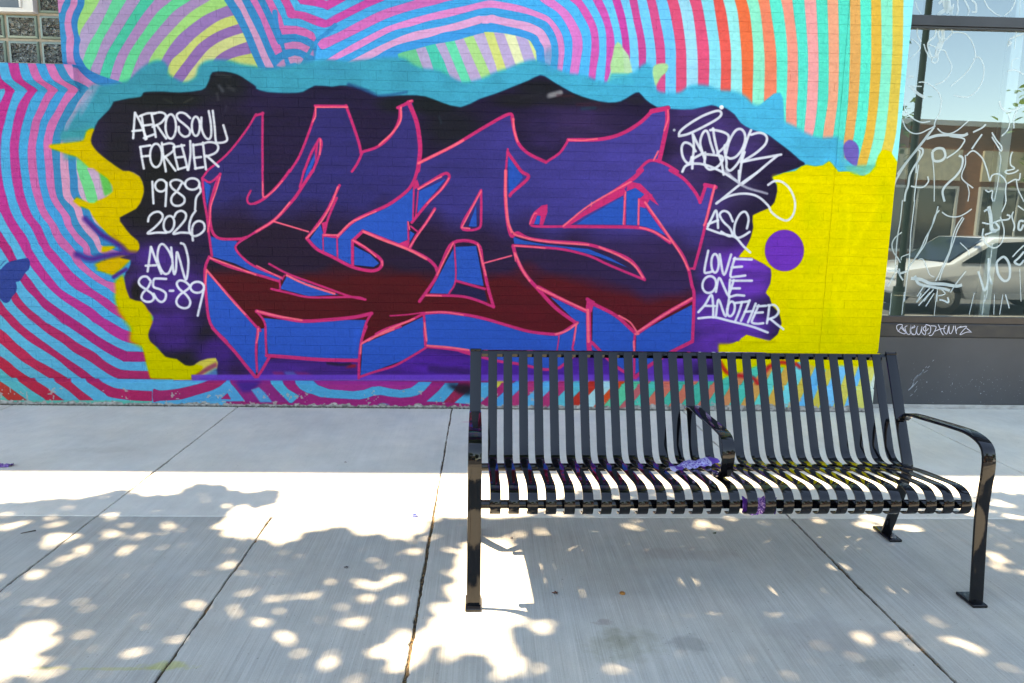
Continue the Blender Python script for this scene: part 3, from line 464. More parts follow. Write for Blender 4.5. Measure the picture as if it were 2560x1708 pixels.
    coral = [('e 2020 60 1985 180 1935 330 1925 450 1905 560', 2.6), ('f 60 100 68 240 160 185 240 95', 2.6), ('b 550 985 840 985', 3.2), ('b 545 985 545 1070 520 1120', 3), ('b 1330 985 1325 1110 1250 1220 1130 1330', 4), ('b 1490 1500 1800 1345 1900 1290', 5), ('b 590 1280 585 1420', 3), ('f 310 290 170 450 0 560', 3.4), ('f 880 470 1010 410 1100 375', 3), ('f 750 600 860 485 960 435', 4), ('f 985 558 1150 630 1400 725 1560 810', 5), ('f 465 620 590 480 690 310 750 150', 3.5), ('f 1640 360 1540 510 1410 700', 3), ('f 1490 170 1620 95 1700 55', 3.5), ('f 1770 70 1690 185 1570 300', 3),
     ('f 890 640 1000 700 1100 790', 3), ('f 1155 830 1160 870', 3), ('f 2065 190 2000 310 1890 520', 3), ('f 1890 522 1960 530', 3), ('f 1810 665 1730 820 1660 960', 3), ('f 2035 675 2080 850 2110 960', 3.5), ('f 1560 1145 1700 1148', 3), ('f 10 1290 200 1335 420 1372', 4), ('f 280 960 450 1040 720 1130', 4.5), ('f 1030 1560 1200 1465 1450 1360', 4), ('f 1560 1300 1750 1300 1900 1325', 3), ('f 1545 1400 1565 1560', 4), ('K 735 225 900 140 1200 20', 4), ('K 720 250 710 380', 3.5), ('K 1690 262 2000 285 2300 325', 4.2), ('J 1440 10 1440 120 1415 220', 3), ('e 1895 910 1885 1050', 3.5), ('e 1900 915 2120 1180 2250 1320', 3.5), ('e 1930 800 2150 880 2345 955', 3.5), ('f 5 870 230 985', 2.5), ('f 2290 0 2290 200 2310 450 2345 560', 5.5), ('g 0 560 60 600 300 650 700 680', 4), ('g 800 700 1000 790 1120 870 1200 980', 4), ('g 20 690 200 700 300 712', 3), ('g 30 760 90 900 160 1010', 4), ('g 20 750 30 830', 2), ('g 230 1070 450 1175 680 1280', 4), ('g 695 1280 700 1568', 5.5), ('g 600 1400 500 1470 400 1500', 4), ('g 590 1410 570 1560', 3), ('g 470 508 720 310 1090 100', 3.6), ('g 730 290 725 330', 2), ('g 1040 200 1020 490', 3), ('g 1162 265 1158 490', 3), ('g 1220 290 1350 470 1450 620 1560 790 1620 910', 3.8), ('g 1170 520 1300 560 1450 650', 3.4), ('g 1860 140 1780 450 1760 500', 4), ('g 1145 1485 1400 1320 1650 1170', 4), ('g 1140 1470 1080 1390 980 1330', 3.5), ('g 160 490 200 400 225 390', 2.2), ('k 1115 0 1122 100', 4), ('g 1130 1500 1160 1500', 4),
     ('c 10 1090 20 1200 50 1300', 4), ('c 520 1285 650 1290 780 1275', 3.2), ('c 1430 1010 1430 1100 1395 1200', 3), ('c 1340 1390 1300 1470', 3.4), ('f 160 465 480 560', 3), ('f 1395 470 1410 540', 2.4), ('f 2090 850 2345 780', 2.6), ('f 620 590 750 590', 3), ('b 1410 928 1428 925', 3)]
    for s, w in coral: S(s, w*1.25, CR, edge=.9)
    # ---- lettering in white
    Wt = '#DCE2EC'
    def el(o, x, y, rx, ry, rot=0, a0=0, a1=360):
        t = np.radians(np.linspace(a0, a1, 26)); c, s = np.cos(np.radians(rot)), np.sin(np.radians(rot))
        X_, Y_ = rx*np.cos(t), ry*np.sin(t); T_ = TL[o]
        return np.stack([T_[0]+(x+X_*c-Y_*s)*T_[2], T_[1]+(y+X_*s+Y_*c)*T_[2]], 1)
    lt = ['a 1238 1035 1222 1270', 'a 1242 1040 1290 1130 1345 1275', 'a 1215 1205 1300 1195', 'a 1300 1060 1315 1170 1335 1280', 'a 1282 1068 1350 1042 1420 1040', 'a 1308 1155 1395 1143', 'a 1320 1268 1420 1232', 'a 1392 1055 1412 1150 1430 1258', 'a 1400 1048 1465 1032 1510 1045 1520 1075 1475 1130 1400 1165', 'a 1440 1150 1480 1210 1525 1272',
          el('a', 1567, 1162, 48, 112), 'a 1745 1085 1700 1045 1650 1035 1622 1060 1640 1100 1700 1150 1742 1195 1735 1240 1690 1255 1645 1215 1640 1165', el('a', 1797, 1160, 37, 88), 'a 1848 1080 1850 1180 1880 1255 1915 1278 1938 1240 1935 1130 1915 1020', 'a 1952 1018 1968 1150 1980 1290 2000 1312 2060 1305 2085 1280 2070 1220 2050 1150',
          'a 1288 1350 1300 1440 1320 1548', 'a 1285 1350 1378 1335', 'a 1300 1438 1375 1430', el('a', 1432, 1428, 55, 108), 'a 1485 1312 1500 1440 1522 1575', 'a 1490 1330 1560 1315 1598 1335 1585 1390 1500 1450', 'a 1515 1440 1560 1500 1610 1568', 'a 1592 1352 1610 1450 1635 1555', 'a 1595 1352 1690 1335', 'a 1612 1448 1680 1440', 'a 1632 1555 1705 1535', 'a 1665 1330 1700 1460 1722 1560', 'a 1745 1295 1748 1420 1728 1560',
          'a 1772 1325 1780 1440 1795 1550', 'a 1772 1335 1845 1322', 'a 1780 1450 1845 1442', 'a 1790 1548 1865 1535', 'a 1862 1310 1875 1430 1890 1555', 'a 1845 1325 1920 1305 1985 1320 2003 1360 1975 1405 1890 1440', 'a 1895 1430 1950 1480 2005 1530',
          'e 1398 100 1408 300', el('e', 1476, 137, 52, 54), 'e 1527 110 1526 200 1518 325', 'e 1695 125 1650 90 1600 85 1562 110 1580 160 1640 205 1688 245 1690 290 1650 320 1600 318 1572 285 1580 235 1630 180 1665 120', el('e', 1765, 122, 66, 52), 'e 1828 130 1840 190 1800 250 1790 355',
          'e 1358 465 1370 420 1410 385 1460 378 1492 410 1480 455 1420 520 1355 575 1440 568 1525 570', el('e', 1550, 490, 48, 75, 10), 'e 1598 425 1620 385 1665 368 1705 395 1700 445 1650 510 1590 578 1660 568 1745 572', 'e 1795 368 1760 420 1738 490 1740 560 1775 600 1830 585 1875 540 1870 485 1830 462 1785 480 1762 540 1770 640',
          'e 1385 700 1372 800 1355 925', 'e 1385 700 1430 820 1480 945', 'e 1338 872 1430 868', 'e 1575 795 1550 740 1510 685 1480 675 1455 710 1445 800 1470 890 1510 945 1550 935 1580 870', 'e 1570 705 1580 800 1588 900 1600 950 1615 900 1622 750 1650 820 1680 930 1705 1000 1722 940 1728 830 1710 730 1690 680 1660 665',
          'e 1385 1015 1350 975 1305 975 1275 1010 1285 1050 1340 1090 1395 1130 1412 1170 1385 1200 1335 1200 1300 1170 1310 1125 1360 1070 1385 1015', 'e 1525 993 1440 990 1412 1000 1408 1065 1470 1090 1520 1125 1515 1180 1480 1205 1440 1180 1410 1130', 'e 1558 1102 1590 1102', 'e 1745 1060 1700 1020 1650 1008 1622 1035 1645 1085 1710 1140 1745 1200 1730 1250 1685 1262 1635 1240 1618 1195 1650 1140 1720 1090 1745 1060', el('e', 1810, 1070, 62, 50), 'e 1870 1090 1855 1160 1835 1240 1815 1330',
          'T 265 715 280 640 400 530 640 380 850 290 970 265 1015 300 1000 360 900 440 640 580 420 680 265 715', 'T 560 985 500 890 430 840 360 835 315 900 315 1010 350 1120 420 1200 470 1170 490 1090', 'T 510 690 530 880 515 1080 500 1290', 'T 515 690 600 870 690 1030', 'T 885 1010 830 850 780 660 735 620 680 680 640 830 680 1000 720 1120', 'T 510 1120 690 1020',
          'T 820 610 870 600', 'T 870 580 900 780 960 1020 1020 1180 1060 1400', 'T 880 605 1040 640 1140 700 1140 800 1060 920 950 1020', 'T 730 1010 730 1100 720 1200 760 1280 830 1310 950 1260 1040 1150 1030 1080 960 1060 760 1040', 'T 325 1350 370 1260 460 1215 600 1205 740 1230 900 1290 1080 1380 1330 1540', 'T 1080 880 1080 1000 1110 1180 1110 1280 1170 1330 1260 1260 1350 1130 1430 920 1490 740 1545 610', 'T 1120 1090 1180 1115 1280 1080 1380 960 1440 800 1430 660 1360 590 1270 620 1180 760 1130 900 1090 1080',
          'T 1550 690 1680 655 1780 680 1830 750 1800 860 1680 980 1540 1080 1370 1180', 'T 1430 1000 1380 1180 1330 1540', 'T 1370 1180 1600 1130 1830 1090 2080 1045', 'T 2020 1060 1800 1240 1600 1410 1380 1580', 'g 2270 0 2100 120 1890 290 1900 280 2000 230 2130 210 2250 235 2350 320 h 30 380 110 440 180 455 235 390 245 280 200 170 130 105 60 95 0 130',
          'g 1795 515 1830 440 1870 365 1885 440 1890 525', 'g 1800 490 1890 455', 'g 2025 465 1990 390 1940 370 1905 405 1940 470 2000 530 2020 590 1985 600 1920 560', 'g 2155 530 2170 440 2140 378 2090 400 2045 490 2040 580 2070 615 2120 600 2180 562', 'g 1790 532 1900 572 2000 595 2060 620 2120 690 2185 750', 'g 1800 735 1765 920 1800 935 1835 925', el('g', 1862, 850, 34, 85), 'g 1905 768 1945 955 2010 770', 'g 2045 800 2020 880 2005 970 2060 972 2140 962', 'g 2035 810 2200 815', 'g 2015 888 2110 880',
          el('g', 1810, 1045, 62, 78, 15), 'g 1870 1112 1900 985 1950 1080 1985 1140 2000 1000', 'g 2035 1005 2010 1080 1990 1155 2060 1142 2130 1147', 'g 2020 1010 2200 1010', 'g 2005 1080 2090 1080', 'g 1710 1298 1770 1230 1828 1140 1845 1240 1845 1345', 'g 1770 1240 1860 1242', 'g 1870 1335 1895 1185 1960 1335 1995 1150', el('g', 2008, 1268, 34, 68, 10), 'g 2045 1215 2165 1200', 'g 2110 1205 2085 1290 2050 1375', 'g 2180 1190 2140 1290 2100 1378', 'g 2235 1220 2200 1310 2165 1392', 'g 2135 1295 2205 1290',
          'g 2262 1235 2225 1320 2200 1390 2250 1405 2305 1400', 'g 2250 1245 2330 1240', 'g 2230 1305 2300 1300', 'h 10 1240 0 1330 -12 1400', 'h 0 1235 60 1235 95 1285 70 1335 0 1365', 'h 25 1365 80 1410 140 1455', 'g 1710 1355 1850 1345 2000 1380 2200 1430 2345 1485']
    for s in lt:
        tt = isinstance(s, str) and s[0] == 'T'
        S(s, 6.6 if tt else 6.2, Wt, edge=1.0, a=.96)
    S('g 2080 0 2082 110', 5.5, Wt, edge=1); S('g 1960 0 2120 140 2340 210', 6, '#B9BCCB', edge=1.6, a=.8)
    blob(1920*0+1280+1920*.27234, 268, 4.2, 4.2, '#F2F5FA', 1, hard=.3); blob(1280+1486*.27234, 325, 3, 3, '#AEB2C0', 1, hard=.6)
    # ---- dark blue butterfly
    poly('C 510 200 550 210 580 260 590 320 560 420 500 480 450 560 410 620 360 660 310 670 330 760 310 870 250 940 220 990 180 1050 110 1080 40 1040 0 990 -60 990 -60 440 0 430 60 370 150 290 300 240', '#1C3A86', sm=3)
    stroke('C 10 350 60 290 110 250', 2, '#2A5A90')
    # wear
    g = 1+(vnoise(51, (160, 60))-.5)*.05+(vnoise(52, (12, 7))-.5)*.05
    CAN[:] = np.clip(CAN*g[..., None], 0, 1)
# ---------------------------------------------------------------- where things stand: from the survey of the picture to metres
def ray(px): return AF+AR*((px[0]-1280)/FPX)+AU*((854-px[1])/FPX)
def onY(px, y=0.): d = ray(px); return CP+d*((y-CP[1])/d[1])
def onZ(px, z=0.): d = ray(px); return CP+d*((z-CP[2])/d[2])
def project(X, Y, Z):
    dx, dy, dz = X-CP[0], Y-CP[1], Z-CP[2]
    z = dx*AF[0]+dy*AF[1]+dz*AF[2]
    return 1280+FPX*(dx*AR[0]+dy*AR[1]+dz*AR[2])/z, 854-FPX*(dx*AU[0]+dy*AU[1]+dz*AU[2])/z
# ---------------------------------------------------------------- the mural as a flat picture in wall metres
TX0, TX1, TZ0, TZ1, TPM = -4.7, 3.25, -.05, 3.45, 330
def mural_image():
    paint_mural()
    W_, H_ = int((TX1-TX0)*TPM), int((TZ1-TZ0)*TPM)
    X, Z = np.meshgrid(TX0+(np.arange(W_)+.5)/TPM, TZ0+(np.arange(H_)+.5)/TPM)
    px, py = project(X, np.where(Z < .205, -.035, 0.), Z)
    lo, hi_x, hi_y = .0, MW-2., MH-2.
    px = np.abs(px-.5); py = np.abs(py-.5)                   # mirrored past the edges of what was surveyed
    px = np.minimum(px, hi_x-1); py = np.minimum(py, hi_y-1)
    ix, iy = px.astype(int), py.astype(int); fx, fy = (px-ix)[..., None], (py-iy)[..., None]
    I = (CAN[iy, ix]*(1-fx)+CAN[iy, ix+1]*fx)*(1-fy)+(CAN[iy+1, ix]*(1-fx)+CAN[iy+1, ix+1]*fx)*fy
    lin = np.where(I <= .04045, I/12.92, ((I+.055)/1.055)**2.4)
    lum = lin@np.array([.2126, .7152, .0722]); lin = np.clip(lum[..., None]+(lin-lum[..., None])*1.06, 0, 1)*PAINT_GAIN
    # bare, dirty concrete where the paint stops above the pavement
    n = vnoise(61, 9, W_, H_)*.5+vnoise(62, 30, W_, H_)*.35+vnoise(63, 3, W_, H_)*.15
    n2 = vnoise(64, (5, 4), W_, H_)
    edge = .022+.05*(n-.35)+np.clip((X-1.2)/6, 0, .02)
    m = np.clip((edge-Z)/.006, 0, 1)[..., None]
    dirt = (np.array([.30, .29, .27])*(.35+1.0*n2[..., None])*(.6+.8*n[..., None]))
    lin = lin*(1-m)+dirt*m
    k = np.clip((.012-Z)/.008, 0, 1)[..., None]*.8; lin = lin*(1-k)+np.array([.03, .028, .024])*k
    # chips and scuffs low down
    ch = ((vnoise(65, 5, W_, H_)*vnoise(66, 22, W_, H_) > .56) & (Z < .14)).astype(float)[..., None]*.7
    lin = lin*(1-ch)+np.array([.33, .32, .30])*ch
    lin = np.clip(lin, 0, .9)
    out = np.ones((H_, W_, 4), np.float32); out[..., :3] = np.where(lin <= .0031308, lin*12.92, 1.055*lin**(1/2.4)-.055)
    im = bpy.data.images.new('mural_paint', W_, H_); im.pixels.foreach_set(out.ravel()); im.pack()
    return im
# ---------------------------------------------------------------- materials
def mat(name, color=(.5, .5, .5), rough=.5, metal=0., spec=.5, noise=None, bump=None, coat=0.):
    m = bpy.data.materials.new(name); m.use_nodes = True; t = m.node_tree; b = t.nodes['Principled BSDF']
    b.inputs['Base Color'].default_value = (*color, 1); b.inputs['Roughness'].default_value = rough
    b.inputs['Metallic'].default_value = metal; b.inputs['Specular IOR Level'].default_value = spec; b.inputs['Coat Weight'].default_value = coat
    if noise or bump: geo = t.nodes.new('ShaderNodeNewGeometry')
    if noise:                            # (scale xyz, second colour, detail)
        mp = t.nodes.new('ShaderNodeMapping'); mp.inputs['Scale'].default_value = noise[0]; t.links.new(geo.outputs['Position'], mp.inputs[0])
        n = t.nodes.new('ShaderNodeTexNoise'); n.inputs['Scale'].default_value = 1; n.inputs['Detail'].default_value = noise[2] if len(noise) > 2 else 5; t.links.new(mp.outputs[0], n.inputs[0])
        cr = t.nodes.new('ShaderNodeValToRGB'); cr.color_ramp.elements[0].position = .35; cr.color_ramp.elements[1].position = .65
        cr.color_ramp.elements[0].color = (*color, 1); cr.color_ramp.elements[1].color = (*noise[1], 1)
        t.links.new(n.outputs[0], cr.inputs[0]); t.links.new(cr.outputs[0], b.inputs['Base Color'])
    if bump:                             # (scale xyz, strength, distance)
        mp = t.nodes.new('ShaderNodeMapping'); mp.inputs['Scale'].default_value = bump[0]; t.links.new(geo.outputs['Position'], mp.inputs[0])
        n = t.nodes.new('ShaderNodeTexNoise'); n.inputs['Scale'].default_value = 1; n.inputs['Detail'].default_value = 6; t.links.new(mp.outputs[0], n.inputs[0])
        bp = t.nodes.new('ShaderNodeBump'); bp.inputs['Strength'].default_value = bump[1]; bp.inputs['Distance'].default_value = bump[2]
        t.links.new(n.outputs[0], bp.inputs['Height']); t.links.new(bp.outputs[0], b.inputs['Normal'])
    return m
def mural_material():
    m = bpy.data.materials.new('painted_wall'); m.use_nodes = True; t = m.node_tree; b = t.nodes['Principled BSDF']
    geo = t.nodes.new('ShaderNodeNewGeometry'); sep = t.nodes.new('ShaderNodeSeparateXYZ'); t.links.new(geo.outputs['Position'], sep.inputs[0])
    def mr(o, a, c):
        n = t.nodes.new('ShaderNodeMapRange'); n.clamp = False; n.inputs[1].default_value = a; n.inputs[2].default_value = c; t.links.new(o, n.inputs[0]); return n.outputs[0]
    cb = t.nodes.new('ShaderNodeCombineXYZ'); t.links.new(mr(sep.outputs[0], TX0, TX1), cb.inputs[0]); t.links.new(mr(sep.outputs[2], TZ0, TZ1), cb.inputs[1])
    tx = t.nodes.new('ShaderNodeTexImage'); tx.image = mural_image(); tx.extension = 'MIRROR'; tx.interpolation = 'Cubic'; t.links.new(cb.outputs[0], tx.inputs[0])
    n = t.nodes.new('ShaderNodeTexNoise'); n.inputs['Scale'].default_value = 55; n.inputs['Detail'].default_value = 8; t.links.new(geo.outputs['Position'], n.inputs[0])
    n2 = t.nodes.new('ShaderNodeTexNoise'); n2.inputs['Scale'].default_value = 420; n2.inputs['Detail'].default_value = 3; t.links.new(geo.outputs['Position'], n2.inputs[0])
    ad = t.nodes.new('ShaderNodeMath'); ad.operation = 'MULTIPLY_ADD'; ad.inputs[1].default_value = .35; t.links.new(n2.outputs[0], ad.inputs[0]); t.links.new(n.outputs[0], ad.inputs[2])
    bp = t.nodes.new('ShaderNodeBump'); bp.inputs['Strength'].default_value = .55; bp.inputs['Distance'].default_value = .006
    t.links.new(ad.outputs[0], bp.inputs['Height']); t.links.new(bp.outputs[0], b.inputs['Normal'])
    hs = t.nodes.new('ShaderNodeHueSaturation'); mr2 = t.nodes.new('ShaderNodeMapRange'); mr2.inputs[1].default_value = .3; mr2.inputs[2].default_value = .7; mr2.inputs[3].default_value = .93; mr2.inputs[4].default_value = 1.07
    t.links.new(n.outputs[0], mr2.inputs[0]); t.links.new(mr2.outputs[0], hs.inputs['Value']); t.links.new(tx.outputs[0], hs.inputs['Color']); t.links.new(hs.outputs[0], b.inputs['Base Color'])
    b.inputs['Roughness'].default_value = .55; b.inputs['Specular IOR Level'].default_value = .12
    return m
# ---------------------------------------------------------------- mesh helpers
COL = sc.collection
def link(name, me, m=None, parent=None, loc=None):
    o = bpy.data.objects.new(name, me); COL.objects.link(o)
    if m is not None and not me.materials: me.materials.append(m)
    if parent: o.parent = parent
    if loc is not None: o.location = loc
    return o
def tag(o, label=None, cat=None, group=None, kind=None):
    for k, v in (('label', label), ('category', cat), ('group', group), ('kind', kind)):
        if v: o[k] = v
    return o
def empty(name, loc, label, cat, group=None, rz=0.):
    o = bpy.data.objects.new(name, None); COL.objects.link(o); o.location = loc; o.rotation_euler[2] = rz; o.empty_display_size = .1
    return tag(o, label, cat, group)
class MB:
    """collects shapes and turns them into one mesh"""
    def __init__(s): s.v = []; s.f = []
    def add(s, v, f): b = len(s.v); s.v += [tuple(map(float, p)) for p in v]; s.f += [tuple(b+i for i in q) for q in f]; return s
    def box(s, x0, x1, y0, y1, z0, z1, M=None):
        v = [(x, y, z) for z in (z0, z1) for y in (y0, y1) for x in (x0, x1)]
        if M is not None: v = [tuple(M@Vector(p)) for p in v]
        return s.add(v, [(0, 2, 3, 1), (4, 5, 7, 6), (0, 1, 5, 4), (2, 6, 7, 3), (0, 4, 6, 2), (1, 3, 7, 5)])
    def tube(s, a, b, r, n=16, r2=None, cap=True):
        a, b = Vector(a), Vector(b); d = (b-a).normalized(); u = d.orthogonal().normalized(); w_ = d.cross(u); r2 = r if r2 is None else r2
        v = [a+(u*math.cos(k*2*math.pi/n)+w_*math.sin(k*2*math.pi/n))*r for k in range(n)]+[b+(u*math.cos(k*2*math.pi/n)+w_*math.sin(k*2*math.pi/n))*r2 for k in range(n)]
        f = [(k, (k+1) % n, n+(k+1) % n, n+k) for k in range(n)]
        if cap: f += [tuple(range(n))[::-1], tuple(range(n, 2*n))]
        return s.add(v, f)
    def prism(s, pts, axis, a, b):
        """outline pts in the plane across axis ('x': (y,z), 'z': (x,y), 'y': (x,z)), from a to b"""
        mk = {'x': lambda p, q: (q, p[0], p[1]), 'z': lambda p, q: (p[0], p[1], q), 'y': lambda p, q: (p[0], q, p[1])}[axis]
        n = len(pts); v = [mk(p, a) for p in pts]+[mk(p, b) for p in pts]
        return s.add(v, [(k, (k+1) % n, n+(k+1) % n, n+k) for k in range(n)]+[tuple(range(n))[::-1], tuple(range(n, 2*n))])
    def mesh(s, name, smooth=None, bevel=None, seg=2):
        me = bpy.data.meshes.new(name); me.from_pydata(s.v, [], s.f)
        bm = bmesh.new(); bm.from_mesh(me)
        if bevel:
            bmesh.ops.remove_doubles(bm, verts=bm.verts, dist=1e-5)
            bmesh.ops.recalc_face_normals(bm, faces=bm.faces)
            ed = [e for e in bm.edges if e.is_manifold and e.calc_face_angle(0) > R(35)]
            bmesh.ops.bevel(bm, geom=ed, offset=bevel, segments=seg, profile=.6, affect='EDGES')
        bmesh.ops.recalc_face_normals(bm, faces=bm.faces)
        bm.to_mesh(me); bm.free()
        if smooth:
            for p in me.polygons: p.use_smooth = True
            me.set_sharp_from_angle(angle=R(smooth))
        return me
    def build(s, name, m, parent=None, smooth=None, bevel=None, seg=2): return link(name, s.mesh(name, smooth, bevel, seg), m, parent)
def flat_bar(path, x0, x1, th, side=1):
    """a bent flat bar: path of (y,z) is its outer face, th its thickness"""
    p = smooth_path(path, 5); n = len(p); d = np.gradient(p, axis=0); d /= np.hypot(d[:, 0], d[:, 1])[:, None]
    q = p+np.stack([-d[:, 1], d[:, 0]], 1)*th*side
    v = []; f = []
    for k in range(n): v += [(x0, *p[k]), (x1, *p[k]), (x1, *q[k]), (x0, *q[k])]
    for k in range(n-1):
        for j in range(4): a, b = 4*k+j, 4*k+(j+1) % 4; f.append((a, b, b+4, a+4))
    f += [(3, 2, 1, 0), (4*n-4, 4*n-3, 4*n-2, 4*n-1)]
    mb = MB(); mb.add(v, f); return mb
def smooth_path(p, n): return smooth(np.array(p, float), n)
def ribbon(mb, pts, wd, y):
    """flat paint line: pts in picture pixels laid on the plane at depth y"""
    p = smooth(np.array([onY(q, y)[[0, 2]] for q in pts]), 5) if len(pts) > 2 else np.array([onY(q, y)[[0, 2]] for q in pts])
    d = np.gradient(p, axis=0); L = np.hypot(d[:, 0], d[:, 1]); L[L == 0] = 1; nrm = np.stack([-d[:, 1], d[:, 0]], 1)/L[:, None]*wd/2
    a, b = p+nrm, p-nrm; n = len(p)
    v = [(q[0], y, q[1]) for q in a]+[(q[0], y, q[1]) for q in b]
    mb.add(v, [(k, k+1, n+k+1, n+k) for k in range(n-1)])

# ---------------------------------------------------------------- the painted brick wall
M_wall = mural_material()
M_core = M_wall
wall = empty('brick_wall', (0, 0, 0), 'painted brick wall carrying the large pink-outlined graffiti letters and rainbow stripes', 'wall')
BX, BZ, WZ0, NROW = .2265, .0679, .2127, 47
OPX, OPZ0, OPZ1, OPXL = -3.046, 2.512, 3.75, -5.3      # opening of the glass block window
def brick_mesh(wd, seed, ht=BZ-.0008, dp=.0055):
    """painted brick: joints closed by paint, which has built up into a small ledge at the upper edge"""
    rs = random.Random(seed); h = ht/2; x = wd/2; j = lambda a: rs.uniform(-a, a)
    cx = .0005; lip = -.0010
    mb = MB()
    back = [(-x, dp, -h), (x, dp, -h), (x, dp, h), (-x, dp, h)]
    mid = [(-x, .0006, -h), (x, .0006, -h), (x, .0004, h), (-x, .0004, h)]
    t1, t2 = j(.0007), j(.0007)
    l1 = [(-x+cx, j(.0003), -h+.0004), (x-cx, j(.0003), -h+.0004)]
    l2 = [(-x+cx, 0, h-.0062+t1), (x-cx, 0, h-.0062+t2)]
    l3 = [(-x, lip+j(.0006), h-.0034+t1), (x, lip+j(.0006), h-.0034+t2)]
    mb.add(back+mid+l1+l2+l3, [(0, 1, 5, 4), (1, 2, 6, 5), (2, 3, 7, 6), (3, 0, 4, 7), (4, 5, 9, 8), (8, 9, 11, 10), (10, 11, 13, 12), (12, 13, 6, 7), (5, 6, 13, 11, 9), (4, 8, 10, 12, 7)])
    return mb
VAR = [brick_mesh(BX-.0008, k).mesh('brick') for k in range(6)]
for me in VAR: me.materials.append(M_wall)
SEAM = 2.644
bricks = []
for r in range(NROW):
    z = WZ0+r*BZ
    off = -3.6403 if r % 2 == 0 else -3.5268
    k0 = int((-4.9-off)/BX)-1
    for k in range(k0, 60):
        a, b = off+k*BX, off+(k+1)*BX
        if a > 3.13: break
        segs = [(a, b)]
        if a < SEAM < b: segs = [(a, SEAM-.005), (SEAM+.006, b)]
        for a_, b_ in segs:
            b_ = min(b_, 3.123 if z > .44 else 3.108)
            if z+BZ/2 > 2.30 and z < OPZ0 and a_ < -2.95: a_ = max(a_, -2.95)
            if z+BZ > OPZ0 and a_ < OPX: a_ = OPX
            if b_-a_ > .03 and b_ > -4.7: bricks.append(((a_+b_)/2, z+BZ/2, b_-a_))
def shown(bk):
    x, z, wd = bk; u, v = project(x, 0, z); u2, _ = project(x+wd/2, 0, z)
    inside = -20 < u < 2300 and -10 < v < 1010
    hid = 1165 < u < 2250 and v > 870
    d = (x-CP[0])*AF[0]+CD*AF[1]+(z-CP[2])*AF[2]
    return (wd/d**2) if inside and not hid else -1
order = sorted(range(len(bricks)), key=lambda i: -shown(bricks[i]))
single = set([i for i in order[:300]])
rest = MB(); rs = random.Random(3)
for i, (x, z, wd) in enumerate(bricks):
    dy, rot = rs.uniform(-.0009, .0009), rs.uniform(-.0025, .0025)
    fullb = abs(wd-BX) < .002
    if i in single:
        me = rs.choice(VAR) if fullb else brick_mesh(wd-.0008, i).mesh('brick')
        o = link('brick', me, M_wall, wall, (x, dy, z)); o.rotation_euler[1] = rot
    else:
        b = brick_mesh(wd-.0008, rs.randrange(6))
        rest.add([(p[0]*math.cos(rot)+x, p[1]+dy, p[2]+z-p[0]*math.sin(rot)) for p in b.v], b.f)
tag(rest.build('brick_courses', M_wall, wall), kind='stuff')
core = MB()
YF, YB = .0042, .34
core.box(-14, 3.118, YF, YB, .19, 2.30); core.box(-14, 3.118, YF, YB, 3.76, 10.4) ; core.box(-2.95, 3.118, YF+.0002, YB, 2.30, 3.76)
core.box(OPX, -2.95, YF+.0004, YB, 2.5, 3.76); core.box(-14, OPXL, YF+.0004, YB, 2.5, 3.76); core.box(-14, -2.95, YF+.0006, YB, 2.30, 2.5)
core.build('mortar_bed', M_core, wall)
M_shadowgap = mat('black_gap', (.012, .012, .01), .9)
g = MB(); g.box(SEAM-.0045, SEAM+.0055, .0032, .0040, .2, 3.4); g.build('control_joint', M_wall, wall)
# base course, slightly proud, with a sloping top
pl = MB(); rs = random.Random(9)
xs = np.arange(-14, 3.12, .06); n = len(xs)
v = []
for x in xs:
    j = rs.uniform(-.0012, .0012)
    v += [(x, -.036+j, -.02), (x, -.036+j, .181+j), (x, -.031+j, .187), (x, .002, .2075), (x, .1, .2075), (x, .1, -.02)]
pl.add(v, [(6*k+i, 6*k+i+1, 6*k+i+7, 6*k+i+6) for k in range(n-1) for i in range(5)]+[tuple(range(6)), tuple(range(6*n-6, 6*n))[::-1]])
pl.build('base_course', M_wall, wall)
# ledge under the window
lg = MB(); lg.prism([(.1, 2.5115), (-.062, 2.500), (-.068, 2.494), (-.068, 2.384), (-.062, 2.378), (.003, 2.312), (.1, 2.312)], 'x', -14, -2.94)
lg.build('window_ledge', M_wall, wall, bevel=.002, seg=1)
# glass block window
gw = bpy.data.objects.new('glass_block_window', None); COL.objects.link(gw); gw.parent = wall
M_joint = mat('block_mortar', (.30, .26, .20), .85, noise=((30, 30, 30), (.40, .35, .27)), bump=((90, 90, 90), .4, .003))
mb = MB(); mb.box(OPXL, OPX, .16, .2, OPZ0-.01, OPZ1); mb.build('window_bed', M_joint, gw)
def glass_mat(name, col_, rough=.03):
    m = bpy.data.materials.new(name); m.use_nodes = True; t = m.node_tree; b = t.nodes['Principled BSDF']
    b.inputs['Base Color'].default_value = (*col_, 1); b.inputs['Roughness'].default_value = rough; b.inputs['Specular IOR Level'].default_value = .8; b.inputs['Coat Weight'].default_value = .6; b.inputs['Coat Roughness'].default_value = .02
    geo = t.nodes.new('ShaderNodeNewGeometry'); n = t.nodes.new('ShaderNodeTexNoise'); n.inputs['Scale'].default_value = 26; n.inputs['Detail'].default_value = 2; n.inputs['Distortion'].default_value = 1.2; t.links.new(geo.outputs[0], n.inputs[0])
    bp = t.nodes.new('ShaderNodeBump'); bp.inputs['Strength'].default_value = 1; bp.inputs['Distance'].default_value = .05; t.links.new(n.outputs[0], bp.inputs['Height']); t.links.new(bp.outputs[0], b.inputs['Normal']); t.links.new(bp.outputs[0], b.inputs['Coat Normal'])
    cr = t.nodes.new('ShaderNodeValToRGB'); cr.color_ramp.elements[0].position = .42; cr.color_ramp.elements[1].position = .7
    cr.color_ramp.elements[0].color = (*col_, 1); cr.color_ramp.elements[1].color = (.10, .13, .11, 1); t.links.new(n.outputs[0], cr.inputs[0]); t.links.new(cr.outputs[0], b.inputs['Base Color'])
    return m
